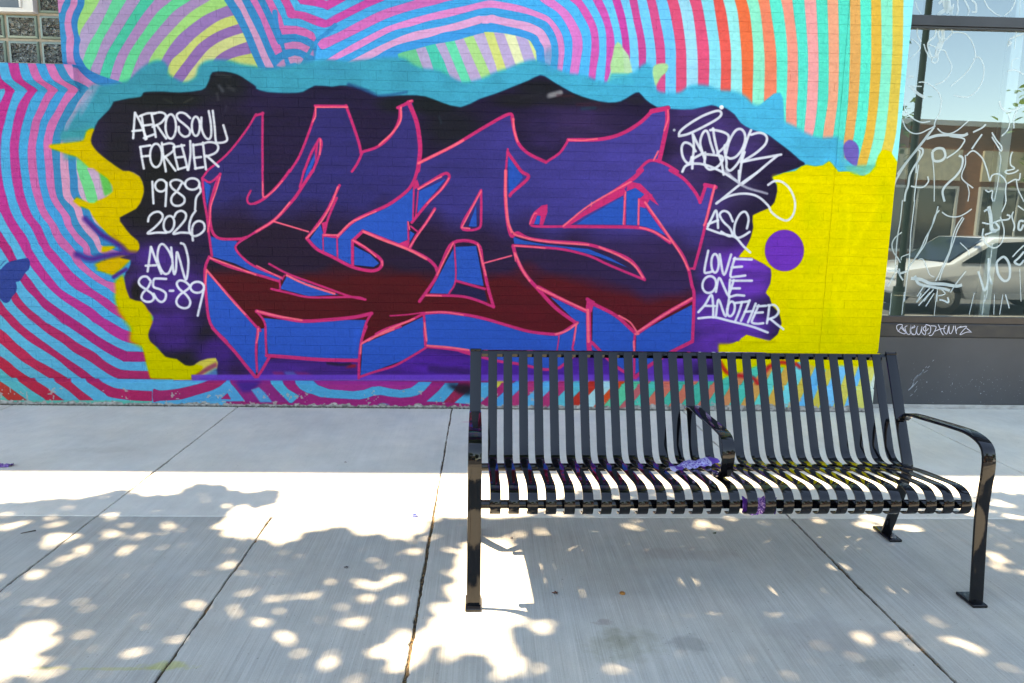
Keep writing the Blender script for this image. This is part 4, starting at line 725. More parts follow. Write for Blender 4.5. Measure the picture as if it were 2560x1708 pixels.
M_block = glass_mat('wavy_glass', (.012, .016, .012)); M_blockrim = mat('glass_rim', (.13, .19, .16), .12, spec=.7)
blk = MB()
def block_mesh(w_, h_):
    mb = MB(); x, z = w_/2, h_/2
    o = [(-x, .012, -z), (x, .012, -z), (x, .012, z), (-x, .012, z)]; m1 = [(-x+.004, 0, -z+.004), (x-.004, 0, -z+.004), (x-.004, 0, z-.004), (-x+.004, 0, z-.004)]
    m2 = [(-x+.018, -.001, -z+.018), (x-.018, -.001, -z+.018), (x-.018, -.001, z-.018), (-x+.018, -.001, z-.018)]; m3 = [(-x+.024, .005, -z+.024), (x-.024, .005, -z+.024), (x-.024, .005, z-.024), (-x+.024, .005, z-.024)]
    mb.add(o+m1+m2, [(a, (a+1) % 4, 4+(a+1) % 4, 4+a) for a in range(4)]+[(4+a, 4+(a+1) % 4, 8+(a+1) % 4, 8+a) for a in range(4)])
    me = mb.mesh('glass_block'); me.materials.append(M_blockrim)
    mc = MB(); mc.add(m2+m3, [(a, (a+1) % 4, 4+(a+1) % 4, 4+a) for a in range(4)]+[(4, 5, 6, 7)])
    face = mc.mesh('glass_face'); face.materials.append(M_block)
    return me, face
cols_ = [(-3.268, -3.052), (-3.505, -3.285), (-3.742, -3.522), (-3.979, -3.759), (-4.216, -3.996)]
rows_ = [(2.522, 2.692), (2.709, 2.872), (2.889, 3.055), (3.072, 3.238), (3.255, 3.42)]
for ci, (xa, xb) in enumerate(cols_):
    for ri, (za, zb) in enumerate(rows_):
        if ci >= 1 and ri >= 2 and ci <= 3: continue
        me, face = block_mesh(xb-xa, zb-za)
        o = link('glass_block', me, None, gw, ((xa+xb)/2, .148, (za+zb)/2))
        # the moulded face is joined to its block: one piece of glass
        bm = bmesh.new(); bm.from_mesh(me); k = len(bm.faces); bm.from_mesh(face); bm.faces.ensure_lookup_table()
        for f in bm.faces[k:]: f.material_index = 1
        bm.to_mesh(me); bm.free(); me.materials.append(M_block)
M_white = mat('white_metal', (.55, .57, .58), .5, noise=((9, 9, 9), (.62, .63, .62)))
mb = MB(); xa, xb, za, zb = -3.98, -3.276, 2.882, 3.3
mb.box(xb-.078, xb, .10, .16, za, zb); mb.box(xa, xb-.078, .10, .16, za, za+.028); mb.box(xa, xa+.05, .10, .16, za+.028, zb); mb.box(xa+.05, xb-.078, .10, .16, zb-.03, zb); mb.box(xb-.092, xb-.078, .085, .118, za+.028, zb-.03)
mb.build('vent_frame', M_white, gw, bevel=.002, seg=1)
mb = MB(); mb.box(xa+.05, xb-.08, .128, .134, za+.028, zb-.03); mb.build('vent_panel', mat('dusty_pane', (.07, .10, .13), .35, noise=((5, 5, 5), (.10, .13, .16))), gw)
# ---------------------------------------------------------------- shopfront to the right of the mural
shop = empty('shopfront', (0, 0, 0), 'dark grey shopfront with a big window covered in white line drawings', 'shopfront')
M_frame = mat('dark_frame', (.012, .014, .018), .3, spec=.5, noise=((6, 6, 6), (.018, .02, .025)))
M_panel = mat('grey_panel', (.034, .040, .047), .5, noise=((2.2, 2.2, 2.2), (.046, .052, .060)), bump=((140, 140, 140), .25, .002))
M_sill = mat('weathered_sill', (.022, .021, .021), .6, noise=((9, 9, 14), (.038, .034, .029)), bump=((60, 60, 60), .3, .003))
SXL, SXR = 3.13, 9.5
mb = MB(); mb.box(SXL-.02, SXR, .10, .30, .035, .592); mb.build('stall_riser', M_panel, shop, bevel=.003, seg=1)
mb = MB(); mb.prism([(.30, .5925), (.094, .5925), (.090, .600), (.090, .694), (.096, .702), (.30, .704)], 'x', SXL-.02, SXR); mb.build('window_sill', M_sill, shop)
mb = MB(); mb.box(SXL+.03, SXR, .108, .17, .7045, .758); mb.build('bottom_rail', M_frame, shop, bevel=.002, seg=1)
mb = MB(); mb.box(SXL-.004, SXL+.0295, .106, .172, .7045, 4.3); mb.build('frame_jamb', M_frame, shop, bevel=.002, seg=1)
mb = MB(); mb.box(SXL+.03, SXR, .085, .17, 2.960, 3.034); mb.box(SXL+.03, SXR, .10, .17, 2.945, 2.9595); mb.build('transom', M_frame, shop, bevel=.002, seg=1)
mb = MB(); mb.box(SXL+.03, SXR, .085, .17, 4.2, 4.3); mb.build('head_rail', M_frame, shop)
mb = MB(); mb.box(SXL-.006, 16, .10, .34, 4.3, 10.4); mb.box(SXR, 16, .1005, .34, .0, 4.2995); mb.build('upper_facade', M_panel, shop)
mb = MB(); mb.box(SXL-.02, SXR, .10, .112, -.01, .034); mb.build('concrete_footing', mat('footing', (.42, .42, .40), .8, noise=((14, 14, 30), (.30, .29, .27))), shop)
def pane_mat():
    m = bpy.data.materials.new('coated_glass'); m.use_nodes = True; t = m.node_tree; t.nodes.clear()
    o = t.nodes.new('ShaderNodeOutputMaterial'); mx = t.nodes.new('ShaderNodeMixShader'); tr = t.nodes.new('ShaderNodeBsdfTransparent'); gl = t.nodes.new('ShaderNodeBsdfGlossy')
    tr.inputs[0].default_value = (.62, .74, .74, 1); gl.inputs[0].default_value = (.80, .96, 1, 1); gl.inputs['Roughness'].default_value = .0
    fr = t.nodes.new('ShaderNodeFresnel'); fr.inputs[0].default_value = 1.5; ma = t.nodes.new('ShaderNodeMath'); ma.operation = 'MULTIPLY_ADD'; ma.inputs[1].default_value = .9; ma.inputs[2].default_value = .17; ma.use_clamp = True
    t.links.new(fr.outputs[0], ma.inputs[0]); t.links.new(ma.outputs[0], mx.inputs[0]); t.links.new(tr.outputs[0], mx.inputs[1]); t.links.new(gl.outputs[0], mx.inputs[2]); t.links.new(mx.outputs[0], o.inputs[0])
    return m
M_pane = pane_mat(); M_scr = mat('white_marker', (.62, .78, .82), .5)
_t = M_scr.node_tree; _m = _t.nodes.new('ShaderNodeMixShader'); _m.inputs[0].default_value = .55; _x = _t.nodes.new('ShaderNodeBsdfTransparent')
_t.links.new(_x.outputs[0], _m.inputs[1]); _t.links.new(_t.nodes['Principled BSDF'].outputs[0], _m.inputs[2]); _t.links.new(_m.outputs[0], _t.nodes['Material Output'].inputs[0])
for z0, z1 in ((.7582, 2.9448), (3.0342, 4.2)):
    mb = MB(); mb.add([(SXL+.0297, .13, z0), (SXR, .13, z0), (SXR, .13, z1), (SXL+.0297, .13, z1)], [(0, 1, 2, 3)]); mb.build('window_pane', M_pane, shop)
# line drawings on the glass
U, V_, W3, X4 = (2180, 0, .16198), (2180, 250, .16198), (2180, 500, .16198), (2180, 740, .16198)
def q(o, s): a = [float(k) for k in s.split()]; return [(o[0]+a[i]*o[2], o[1]+a[i+1]*o[2]) for i in range(0, len(a), 2)]
draw = MB(); fine = MB()
for o, s, wd in (
 (U, '670 30 700 130 760 220', .010), (U, '1030 60 1080 10 1090 -40', .018), (U, '1140 -30 1150 60 1130 150 1060 200 1010 240', .03), (U, '1180 -30 1190 80 1220 160 1210 235', .03), (U, '1110 -20 1130 90 1180 200', .03), (U, '1260 60 1240 150 1200 180', .012), (U, '1330 -30 1320 60 1330 150 1310 235', .012), (U, '1420 -20 1480 100 1500 170 1480 240', .012), (U, '1540 0 1600 60 1610 150 1600 190 1540 180', .014), (U, '1730 -10 1790 110 1900 210 1990 250', .010), (U, '2040 250 2130 170 2190 80 2220 -20', .010), (U, '2290 -20 2280 240', .006),
 (U, '700 440 700 540 760 650', .010), (U, '600 600 680 650 740 730 700 800 580 920', .009), (U, '800 680 840 800 900 900', .010), (U, '990 440 970 560 900 620 860 680 880 780 920 880 930 920', .013), (U, '1040 430 1020 520 1050 620 1010 720 980 860', .016), (U, '1100 430 1110 560 1080 700 1020 830 1010 880', .016), (U, '1060 430 1090 540 1060 640 1030 760', .016), (U, '1210 430 1240 500 1180 580 1090 640', .012), (U, '870 680 980 730', .009), (U, '925 930 940 890 1000 880 1020 920 990 965 940 965 925 930', .012), (U, '1070 770 1130 790 1170 880 1220 980 1230 1060 1190 1160 1100 1260 980 1310', .009),
 (U, '1230 510 1330 500 1450 530 1540 640 1590 780 1590 900 1520 1040 1400 1180 1220 1330', .009), (U, '1560 920 1620 880 1680 910 1720 1010 1730 1120 1700 1260 1620 1400 1500 1490 1400 1500 1260 1470', .009), (U, '720 1270 800 1270 900 1310 980 1370 1040 1450 1080 1568', .010), (U, '2100 720 2130 610 2230 560 2346 520', .011), (U, '2110 700 2140 640', .03), (U, '2090 1100 2200 1080 2346 1150', .012), (U, '2200 760 2230 480', .006), (U, '2150 1100 2170 940 2280 890', .006), (U, '640 1190 560 1180', .02), (U, '560 1330 770 1335', .008), (U, '600 1340 700 1440 820 1510', .022),
 (V_, '1075 0 1060 120 1040 220 980 320 960 400', .010), (V_, '500 60 520 180 620 280 760 345 900 330', .010), (V_, '470 300 520 430 620 510 740 515 860 460 980 400', .010), (V_, '960 420 840 580 700 760 540 960 400 1180 350 1300', .016), (V_, '900 480 780 640 640 820 480 1020 390 1150', .012), (V_, '1010 440 1080 500 1200 520 1330 460 1490 320', .010), (V_, '840 600 1000 550 1180 540 1400 550 1480 520', .022), (V_, '1560 500 1700 430 1740 390 1760 380', .014), (V_, '1540 760 1620 640 1700 530', .014), (V_, '1460 860 1520 800 1580 790 1660 850 1720 930 1780 1100 1820 1250 1850 1170 1930 1140 2010 1180 2070 1270 2060 1400 2070 1568', .012), (V_, '720 740 780 760 780 830 720 930 640 1050 580 1180 560 1320 520 1430 500 1568', .016), (V_, '700 760 740 800 720 900 690 1000 680 1130', .012),
 (V_, '650 1568 660 1430 720 1000', .010), (V_, '860 1180 870 1260 800 1340 700 1350 600 1330', .012), (V_, '1340 860 1400 900 1380 1050 1290 1180 1180 1280 1110 1360 1090 1440 1120 1568', .018), (V_, '1440 850 1440 1000 1390 1130 1400 1230 1560 1360', .010), (V_, '1970 20 2000 120 2080 180 2180 160 2346 90', .016), (V_, '2240 170 2190 270 2190 440', .012), (V_, '2100 210 2130 330 2090 470 2000 560', .010), (V_, '1850 500 1920 620 2000 720 1990 790 1920 680 1850 570', .012), (V_, '2170 800 2140 880 2140 1000 2200 1060 2060 1100 2100 1140 2200 1120 2260 1080', .012), (V_, '2290 1130 2270 1230 2200 1230 2090 1290', .012), (V_, '2230 1240 2250 1370 2300 1480 2346 1568', .010), (V_, '1960 800 1990 900 1980 1000 1940 1300 1890 1568', .006), (V_, '1750 1390 1800 1420 1860 1400 1850 1500 1870 1568', .012), (V_, '1470 1300 1500 1430 1480 1568', .008), (V_, '940 940 960 1200 960 1568', .008), (V_, '1200 560 1420 600 1390 700 1300 800 1150 900', .012), (V_, '930 800 1000 750 1100 760 1130 870 1060 940 950 930 930 800', .02),
 (W3, '470 0 440 300 390 600 360 1000', .009), (W3, '660 0 630 250 600 500 590 700 570 1000 540 1200 500 1568', .009), (W3, '1020 100 960 320 880 500 820 680 700 860 580 1020', .010), (W3, '1040 160 970 250 920 420 830 580 760 740 640 940 560 1050', .010), (W3, '1080 190 1180 250 1320 260 1440 210 1540 140', .010), (W3, '1400 260 1300 420 1240 600 1200 780 1110 980 1030 1160 980 1250', .010), (W3, '1420 280 1320 460 1260 640 1170 900 1090 1080 1040 1240', .010), (W3, '720 915 790 920 840 1030 890 1150 960 1190', .008), (W3, '580 830 460 880 450 930', .008), (W3, '460 500 360 580 310 680 330 800 400 900 440 970', .010), (W3, '240 1100 360 1090 440 1130 540 1100', .018), (W3, '380 1010 360 1120 300 1240 240 1340', .014), (W3, '420 1060 430 1160 480 1240', .014), (W3, '600 1210 760 1230 900 1290 1100 1300 1300 1330 1390 1310', .026), (W3, '660 1170 720 1290 900 1340 1100 1370 1200 1400', .022), (W3, '1210 1430 1300 1290 1450 1100', .010), (W3, '800 1330 700 1490', .010), (W3, '900 1350 780 1480 690 1568', .012), (W3, '950 1380 850 1500 800 1568', .010), (W3, '1010 1370 1000 1568', .008), (W3, '1060 1370 1130 1450 1020 1480', .010), (W3, '1360 660 1480 780 1500 860', .008),
 (W3, '1700 350 1820 370 1960 320 2100 300 2130 250 2080 230', .014), (W3, '1800 100 1830 250 1850 450 1920 480', .03), (W3, '1740 540 1870 490 1960 440 1900 340', .016), (W3, '1730 180 1780 150 1830 200', .016), (W3, '1710 540 1740 650 1840 730 1930 730 2010 640 2040 480 2010 350 1980 260', .011), (W3, '2000 190 2060 60 2060 0', .010), (W3, '1640 1100 1700 1300 1740 1400 1790 1250 1800 900', .018), (W3, '1800 1130 1850 1300 1830 1250', .014), (W3, '1920 980 1950 1150 2040 1250 2120 1200 2120 1000 2040 880 1950 930 1920 980', .02), (W3, '2180 180 2160 260 2200 400 2180 480', .012), (W3, '2346 700 2240 800 2170 880', .012), (W3, '2346 800 2260 900 2200 960 2280 1000 2346 930', .018), (W3, '2346 330 2280 330 2260 440 2300 460 2340 380', .018), (W3, '2346 160 2250 90', .01), (W3, '1720 440 1700 560', .014), (W3, '1860 660 1780 1400 1740 1568', .006), (W3, '2280 1060 2300 1568', .006),
 (X4, '760 -40 690 100', .010), (X4, '900 -60 720 150', .010), (X4, '960 -40 830 160', .010), (X4, '1000 -60 960 300', .006), (X4, '500 -60 460 290', .007), (X4, '300 -40 270 290', .006), (X4, '1040 60 1100 70 1180 100 1170 20', .014), (X4, '1740 -20 1700 300', .006), (X4, '1890 -20 1880 290', .006), (X4, '2020 -20 1970 290', .007), (X4, '2060 -20 2120 190', .010), (X4, '1580 -50 1500 290', .006)):
    ribbon(draw, q(o, s), wd*.95, .1285)
tag(draw.build('line_drawing', M_scr, shop), label='white freehand line drawings across the window glass', kind='stuff')
# the tag scrawled on the sill, scuffs and paint specks on the panel
M_silver = mat('silver_marker', (.52, .53, .62), .4)
tg = MB()
for s in ('400 550 440 500 470 450 430 440 385 460 385 510 430 560 500 585 515 560 480 500 460 460', '440 480 500 545 550 590', '545 460 510 480 520 540 560 595 600 560 600 440 600 520 620 590 670 590 690 500 710 465', '640 470 610 500 660 480 650 455', '600 440 590 560 640 590', '700 470 690 560 720 600 750 560 770 470', '770 480 770 560 820 600 830 520 830 450', '830 460 790 500 810 540 850 530 870 500', '830 440 900 470 900 560 860 590', '880 610 930 600 990 480 910 460', '1020 440 1050 500 1070 560 1100 605', '960 550 1060 510 1130 500', '1150 460 1120 470 1110 540 1150 590 1170 540 1190 460 1190 560 1220 580 1250 520 1260 460', '1285 460 1290 520 1305 585', '1380 465 1320 500 1300 540', '1340 490 1460 470 1400 540 1360 600 1460 560 1540 560', '1460 500 1500 530 1540 565'):
    ribbon(tg, q(X4, s), .0055, .0885)
tag(tg.build('scrawled_tag', M_silver, shop), label='small silver signature scrawled along the window sill')
sm_ = MB()
Y7 = (2200, 860, .13646)
for s, wd in (('520 850 600 760 640 640 740 560 800 470', .007), ('600 740 640 650 700 590 790 500', .008), ('540 840 620 760 690 680', .004), ('610 680 650 620 700 570', .008), ('860 410 830 440', .003), ('910 405 870 440', .004), ('990 290 960 320', .003), ('680 770 660 800', .003), ('680 820 630 885', .003), ('600 920 550 960', .003), ('870 485 800 530', .003), ('1330 710 1320 750', .003)):
    ribbon(sm_, q(Y7, s), wd, .0985)
rs = random.Random(5)
for x, y, r_ in [(858, 698, .0045), (1137, 875, .005), (1845, 908, .005), (1900, 735, .0035), (1905, 870, .0035), (1860, 715, .003), (1272, 423, .003), (1690, 650, .003), (2060, 703, .0025), (2212, 822, .0025), (1753, 775, .003), (1945, 930, .0025), (1845, 1065, .003)]+[(rs.uniform(550, 2600), rs.gauss(800, 190), rs.uniform(.0008, .0022)) for _ in range(110)]:
    if not 300 < y < 1100: continue
    c = onY((Y7[0]+x*Y7[2], Y7[1]+y*Y7[2]), .0985)
    sm_.add([(c[0]+r_*math.cos(a)*rs.uniform(.7, 1.2), .0985, c[2]+r_*math.sin(a)*rs.uniform(.7, 1.2)) for a in [i*math.pi/4 for i in range(8)]], [tuple(range(8))])
tag(sm_.build('paint_scuffs', mat('chalky', (.30, .34, .38), .8), shop), kind='stuff')
# room behind the window
M_room = mat('room_wall', (.16, .17, .17), .8); M_pale = mat('pale_post', (.8, .82, .82), .6); M_deck = mat('display_deck', (.55, .53, .48), .6)
mb = MB(); mb.box(SXL+.04, SXR, .1725, 2.6, .60, .72); mb.build('display_deck', M_deck, shop)
mb = MB(); mb.box(SXL+.04, SXR, 2.7, 2.8, .0, 4.3); mb.box(SXL-.1, SXL, .345, 2.7, 0, 4.3); mb.box(SXR, SXR+.1, .345, 2.7, 0, 4.3); mb.box(SXL, SXR, .345, 2.7, 4.301, 4.4); mb.box(SXL, SXR, .345, 2.7, -.1, -.002); mb.build('back_room', M_room, shop)
mb = MB(); mb.box(4.03, 4.12, .19, .25, .7215, 4.29); mb.build('white_post', M_pale, shop, bevel=.004, seg=1)
mb = MB(); mb.box(3.19, 3.42, .40, .46, .7215, 4.29); mb.build('grey_partition', mat('grey_board', (.30, .32, .33), .6), shop)
# ---------------------------------------------------------------- pavement
def concrete(name, base, broom):
    m = bpy.data.materials.new(name); m.use_nodes = True; t = m.node_tree; b = t.nodes['Principled BSDF']; N = t.nodes.new; Lk = t.links.new
    geo = N('ShaderNodeNewGeometry')
    def noise(scale, det=4, rough=.55, dist=0):
        mp = N('ShaderNodeMapping'); mp.inputs['Scale'].default_value = scale; Lk(geo.outputs[0], mp.inputs[0]); n = N('ShaderNodeTexNoise'); n.inputs['Scale'].default_value = 1; n.inputs['Detail'].default_value = det; n.inputs['Roughness'].default_value = rough; n.inputs['Distortion'].default_value = dist; Lk(mp.outputs[0], n.inputs[0]); return n.outputs[0]
    def rng(o, a, c, d, e):
        r = N('ShaderNodeMapRange'); r.inputs[1].default_value = a; r.inputs[2].default_value = c; r.inputs[3].default_value = d; r.inputs[4].default_value = e; Lk(o, r.inputs[0]); return r.outputs[0]
    def mul(a, c):
        n = N('ShaderNodeMath'); n.operation = 'MULTIPLY'
        for i, k in enumerate((a, c)):
            if isinstance(k, (int, float)): n.inputs[i].default_value = k
            else: Lk(k, n.inputs[i])
        return n.outputs[0]
    big = rng(noise((1.1, 1.1, 1), 5), .3, .7, .86, 1.10); mid = rng(noise((9, 7, 1), 6, .65), .3, .7, .93, 1.06)
    fi = rng(noise((160, 160, 1), 3), .25, .75, .93, 1.06); line = rng(noise((230, 2.2, 1), 3, .6), .3, .7, 1-.16*broom, 1+.09*broom)
    wide = rng(noise((34, .7, 1), 4, .6), .3, .7, 1-.09*broom, 1+.06*broom)
    val = mul(mul(mul(big, mid), fi), mul(line, wide))
    # specks and small pits
    sp = rng(noise((75, 75, 1), 2), .70, .74, 1, .55); val = mul(val, sp)
    rgb = N('ShaderNodeCombineColor')
    tint = noise((2.3, 1.7, 1), 3)
    for i, (c, dv) in enumerate(zip(base, (.03, .0, -.03))): Lk(mul(mul(val, c), rng(tint, .3, .7, 1-dv, 1+dv)), rgb.inputs[i])
    out = rgb.outputs[0]
    # stains with a place of their own: (x, y, rx, ry, rot, colour, strength)
    for sx, sy, rx, ry, cc, st, sc_ in STAINS:
        mp = N('ShaderNodeVectorMath'); mp.operation = 'SUBTRACT'; mp.inputs[1].default_value = (sx, sy, 0); Lk(geo.outputs[0], mp.inputs[0])
        m2 = N('ShaderNodeVectorMath'); m2.operation = 'MULTIPLY'; m2.inputs[1].default_value = (1/rx, 1/ry, 0); Lk(mp.outputs[0], m2.inputs[0])
        ln = N('ShaderNodeVectorMath'); ln.operation = 'LENGTH'; Lk(m2.outputs[0], ln.inputs[0])
        ns = noise((sc_, sc_, 1), 5, .6)
        ad = N('ShaderNodeMath'); ad.operation = 'MULTIPLY_ADD'; ad.inputs[1].default_value = 2.4; Lk(ns, ad.inputs[0]); Lk(ln.outputs['Value'], ad.inputs[2])
        f = rng(ad.outputs[0], 1.55, 2.0, st, 0)
        mx = N('ShaderNodeMix'); mx.data_type = 'RGBA'; mx.blend_type = 'MULTIPLY'; Lk(f, mx.inputs[0]); Lk(out, mx.inputs[6]); mx.inputs[7].default_value = (*cc, 1); out = mx.outputs[2]
    Lk(out, b.inputs['Base Color']); b.inputs['Roughness'].default_value = .8; b.inputs['Specular IOR Level'].default_value = .25
    h = mul(noise((230, 2.2, 1), 3, .6), broom); h2 = noise((190, 190, 1), 4)
    ad = N('ShaderNodeMath'); ad.operation = 'MULTIPLY_ADD'; ad.inputs[1].default_value = .5; Lk(h2, ad.inputs[0]); Lk(h, ad.inputs[2])
    bp = N('ShaderNodeBump'); bp.inputs['Strength'].default_value = .5; bp.inputs['Distance'].default_value = .0028; Lk(ad.outputs[0], bp.inputs['Height']); Lk(bp.outputs[0], b.inputs['Normal'])
    return m
def gpos(x, y): p = onZ((x, y)); return float(p[0]), float(p[1])
ST = [((1560, 1610), .20, .13, (.78, .78, .70), .7, 9), ((1545, 1590), .07, .12, (.68, .66, .58), .6, 14), ((1750, 1385), .32, .10, (.86, .80, .78), .6, 6), ((1720, 1610), .09, .10, (.66, .66, .66), .7, 12),
      ((2200, 1670), .14, .10, (.72, .72, .70), .7, 8), ((2080, 1590), .3, .2, (.85, .82, .83), .6, 6), ((1510, 1555), .05, .04, (.7, .62, .62), .7, 20), ((250, 1125), .5, .08, (.88, .87, .85), .6, 4), ((1180, 1055), .12, .03, (1, .72, .80), .6, 10), ((420, 1665), .13, .035, (1, 1, .42), .75, 12), ((300, 1672), .24, .014, (1, 1, .50), .6, 14), ((110, 1670), .12, .016, (1, 1, .55), .6, 14), ((620, 1022), .2, .03, (.84, .72, .95), .5, 8)]
STAINS = [(*gpos(*p), rx, ry, c, s, k) for p, rx, ry, c, s, k in ST]
M_c1 = concrete('smooth_concrete', (.64, .595, .51), .25); M_c2 = concrete('broomed_concrete', (.43, .405, .35), 1.0)  # smooth row's lighter base partly stands in for brighter light near the wall
pave = bpy.data.objects.new('pavement', None); COL.objects.link(pave); tag(pave, kind='structure')
def slab(x0, x1, y0, y1, m, seed, gx=.0055, gy=.0032):
    rs = np.random.RandomState(seed); pts = []
    def side(ax, ay, bx, by, amp):
        n = max(int(math.hypot(bx-ax, by-ay)/.022), 2); t = np.arange(n)/n
        w_ = (rs.rand(n)-.5)*amp+np.interp(t*n, np.arange(0, n+12, 6), (rs.rand(len(np.arange(0, n+12, 6)))-.5)*amp*1.6)
        chips = (rs.rand(n) < .05)*rs.rand(n)*amp*1.8; w_ = w_+chips; w_[0] = amp*.6
        nx, ny = -(by-ay), bx-ax; L = math.hypot(nx, ny); nx, ny = nx/L, ny/L
        for k in range(n): pts.append((ax+(bx-ax)*t[k]+nx*w_[k], ay+(by-ay)*t[k]+ny*w_[k]))
    a, b, c, d = (x0+gx, y0+gy), (x1-gx, y0+gy), (x1-gx, y1-gy), (x0+gx, y1-gy)
    side(*a, *b, .0022); side(*b, *c, .0035); side(*c, *d, .0022); side(*d, *a, .0035)
    pts = np.array(pts); n = len(pts); c0 = pts.mean(0)
    inn = pts+(c0-pts)/np.hypot(*(c0-pts).T)[:, None]*.004
    h = rs.uniform(-.0007, .0007)
    v = [(x, y, -.03) for x, y in pts]+[(x, y, -.0035+h) for x, y in pts]+[(x, y, h) for x, y in inn]
    f = [(k, (k+1) % n, n+(k+1) % n, n+k) for k in range(n)]+[(n+k, n+(k+1) % n, 2*n+(k+1) % n, 2*n+k) for k in range(n)]+[tuple(range(2*n, 3*n))]
    mb = MB(); mb.add(v, f); mb.build('slab', m, pave)
JX = [-10.4, -8.7, -7.0, -5.3, -3.6, -1.9, -.245, 1.575, 3.3, 5.05, 6.8, 8.5, 10.2]
k = 0
YW = -.036
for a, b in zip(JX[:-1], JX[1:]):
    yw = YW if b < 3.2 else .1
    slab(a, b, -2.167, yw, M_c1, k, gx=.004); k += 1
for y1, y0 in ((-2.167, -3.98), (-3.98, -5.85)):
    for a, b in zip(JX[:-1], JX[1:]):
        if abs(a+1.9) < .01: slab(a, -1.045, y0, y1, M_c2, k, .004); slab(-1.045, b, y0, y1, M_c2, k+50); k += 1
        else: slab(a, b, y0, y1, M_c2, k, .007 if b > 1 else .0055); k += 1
M_dirt = mat('joint_dirt', (.035, .028, .020), .95, noise=((22, 22, 5), (.13, .085, .04)), bump=((150, 150, 150), .6, .004))
mb = MB(); mb.box(-10.4, 10.2, -5.85, .1, -.05, -.011); mb.build('joint_filling', M_dirt, pave)
mb = MB(); mb.box(-60, -10.4, -5.85, .1, -.05, 0); mb.box(10.2, 60, -5.85, .1, -.05, 0); mb.build('far_pavement', M_c2, pave)
kerb = MB(); kerb.prism([(-5.852, -.2), (-5.852, 0), (-6.0, 0), (-6.02, -.02), (-6.03, -.2)], 'x', -60, 60); tag(kerb.build('kerb', M_c2), kind='structure')
M_asph = mat('asphalt', (.09, .09, .09), .9, noise=((3, 3, 3), (.12, .12, .118)), bump=((120, 120, 120), .5, .01))
gr = MB(); gr.box(-300, 300, -300, -6.03, -.5, -.13); tag(gr.build('road', M_asph), kind='structure')
gb = MB(); gb.box(-300, 300, .36, 300, -.5, -.06); gb.box(-300, 300, -6.03, .359, -.5, -.21); tag(gb.build('ground', M_dirt), kind='structure')
mk = MB()
for x in range(-60, 60, 6): mk.box(x, x+3, -11.1, -10.98, -.1296, -.126)
tag(mk.build('lane_marking', mat('road_paint', (.6, .6, .56), .7)), kind='structure')
# ---------------------------------------------------------------- the bench
M_blk = mat('gloss_black_paint', (.003, .0033, .0045), .05, spec=.42, bump=((60, 60, 60), .05, .002), coat=0.)
M_blk.node_tree.nodes['Principled BSDF'].inputs['Coat Roughness'].default_value = .03
BO = Vector((2.0, -3.05, 0)); BR = .0117
bench = empty('park_bench', BO, 'glossy black metal slat bench with armrests in front of the mural', 'bench', rz=BR)
def L(path): return [(y+3.05, z) for y, z in path]
def bx(x): return x-2.0
SLAT = L([(-2.240, .868), (-2.252, .860), (-2.300, .760), (-2.345, .665), (-2.392, .565), (-2.425, .495), (-2.448, .450), (-2.475, .424), (-2.515, .415), (-2.58, .424), (-2.70, .443), (-2.82, .456), (-2.90, .4655), (-2.945, .4665), (-2.983, .456), (-3.006, .432), (-3.012, .402), (-3.002, .376), (-2.980, .362), (-2.955, .360)])
SW, SG = .0412, .0299
sme = flat_bar(SLAT, 0, SW, .005).mesh('slat', smooth=40, bevel=.0012, seg=2); sme.materials.append(M_blk)
for k in range(27):
    o = link('slat', sme, None, bench, (bx(SG+k*(SW+SG)), 0, 0)); o.rotation_euler[1] = random.uniform(-.0012, .0012)
def tube_part(name, a, b, r):
    mb = MB(); mb.tube((bx(a[0]), a[1]+3.05, a[2]), (bx(b[0]), b[1]+3.05, b[2]), r, 24); return mb.build(name, M_blk, bench, smooth=50)
tube_part('front_rail', (-.003, -2.953, .3925), (1.950, -2.953, .3925), .0175)
tube_part('rear_rail', (-.003, -2.497, .385), (1.950, -2.497, .385), .0175)
mb = MB(); mb.prism(L([(-2.2495, .8545), (-2.238, .8685), (-2.205, .8665), (-2.200, .860), (-2.200, .835), (-2.212, .833), (-2.214, .850)]), 'x', bx(-.003), bx(1.950)); mb.build('top_rail', M_blk, bench, bevel=.0015)
UP = [(-2.236, .870), (-2.250, .862), (-2.345, .665), (-2.425, .50), (-2.468, .415), (-2.482, .37), (-2.470, .31), (-2.415, .14), (-2.368, .012)]
ARM = [(-2.395, .592), (-2.425, .618), (-2.47, .636), (-2.62, .652), (-2.80, .668), (-2.88, .671), (-2.945, .660), (-2.985, .636), (-3.002, .595), (-3.006, .54), (-3.001, .45), (-3.000, .36), (-3.014, .20), (-3.033, .012)]
for xa, xb in ((-.055, -.0035), (1.950, 2.0)):
    flat_bar(L(UP), bx(xa), bx(xb), .012).build('rear_upright', M_blk, bench, smooth=40, bevel=.002)
    flat_bar(L(ARM), bx(xa)-.0005, bx(xb)+.0005, .013).build('arm_and_front_leg', M_blk, bench, smooth=40, bevel=.0022)
    for y0, y1 in ((-3.058, -2.945), (-2.452, -2.288)):
        mb = MB(); mb.box(bx(xa)-.006, bx(xb)+.004, y0+3.05, y1+3.05, .0, .0125); p = mb.build('foot_plate', M_blk, bench, bevel=.0045, seg=3, smooth=50)
        by = (y0+.022 if y0 < -3 else y0+.03)+3.05
        if y0 > -3:
            mb = MB(); mb.tube((bx((xa+xb)/2), by, .0125), (bx((xa+xb)/2), by, .0165), .0135, 20); mb.tube((bx((xa+xb)/2), by, .0165), (bx((xa+xb)/2), by, .026), .0085, 6); mb.tube((bx((xa+xb)/2), by, .026), (bx((xa+xb)/2), by, .031), .005, 12)
            mb.build('anchor_bolt', mat('zinc_bolt', (.35, .36, .38), .3, metal=1), p, smooth=30)
            p.children[0].parent = p
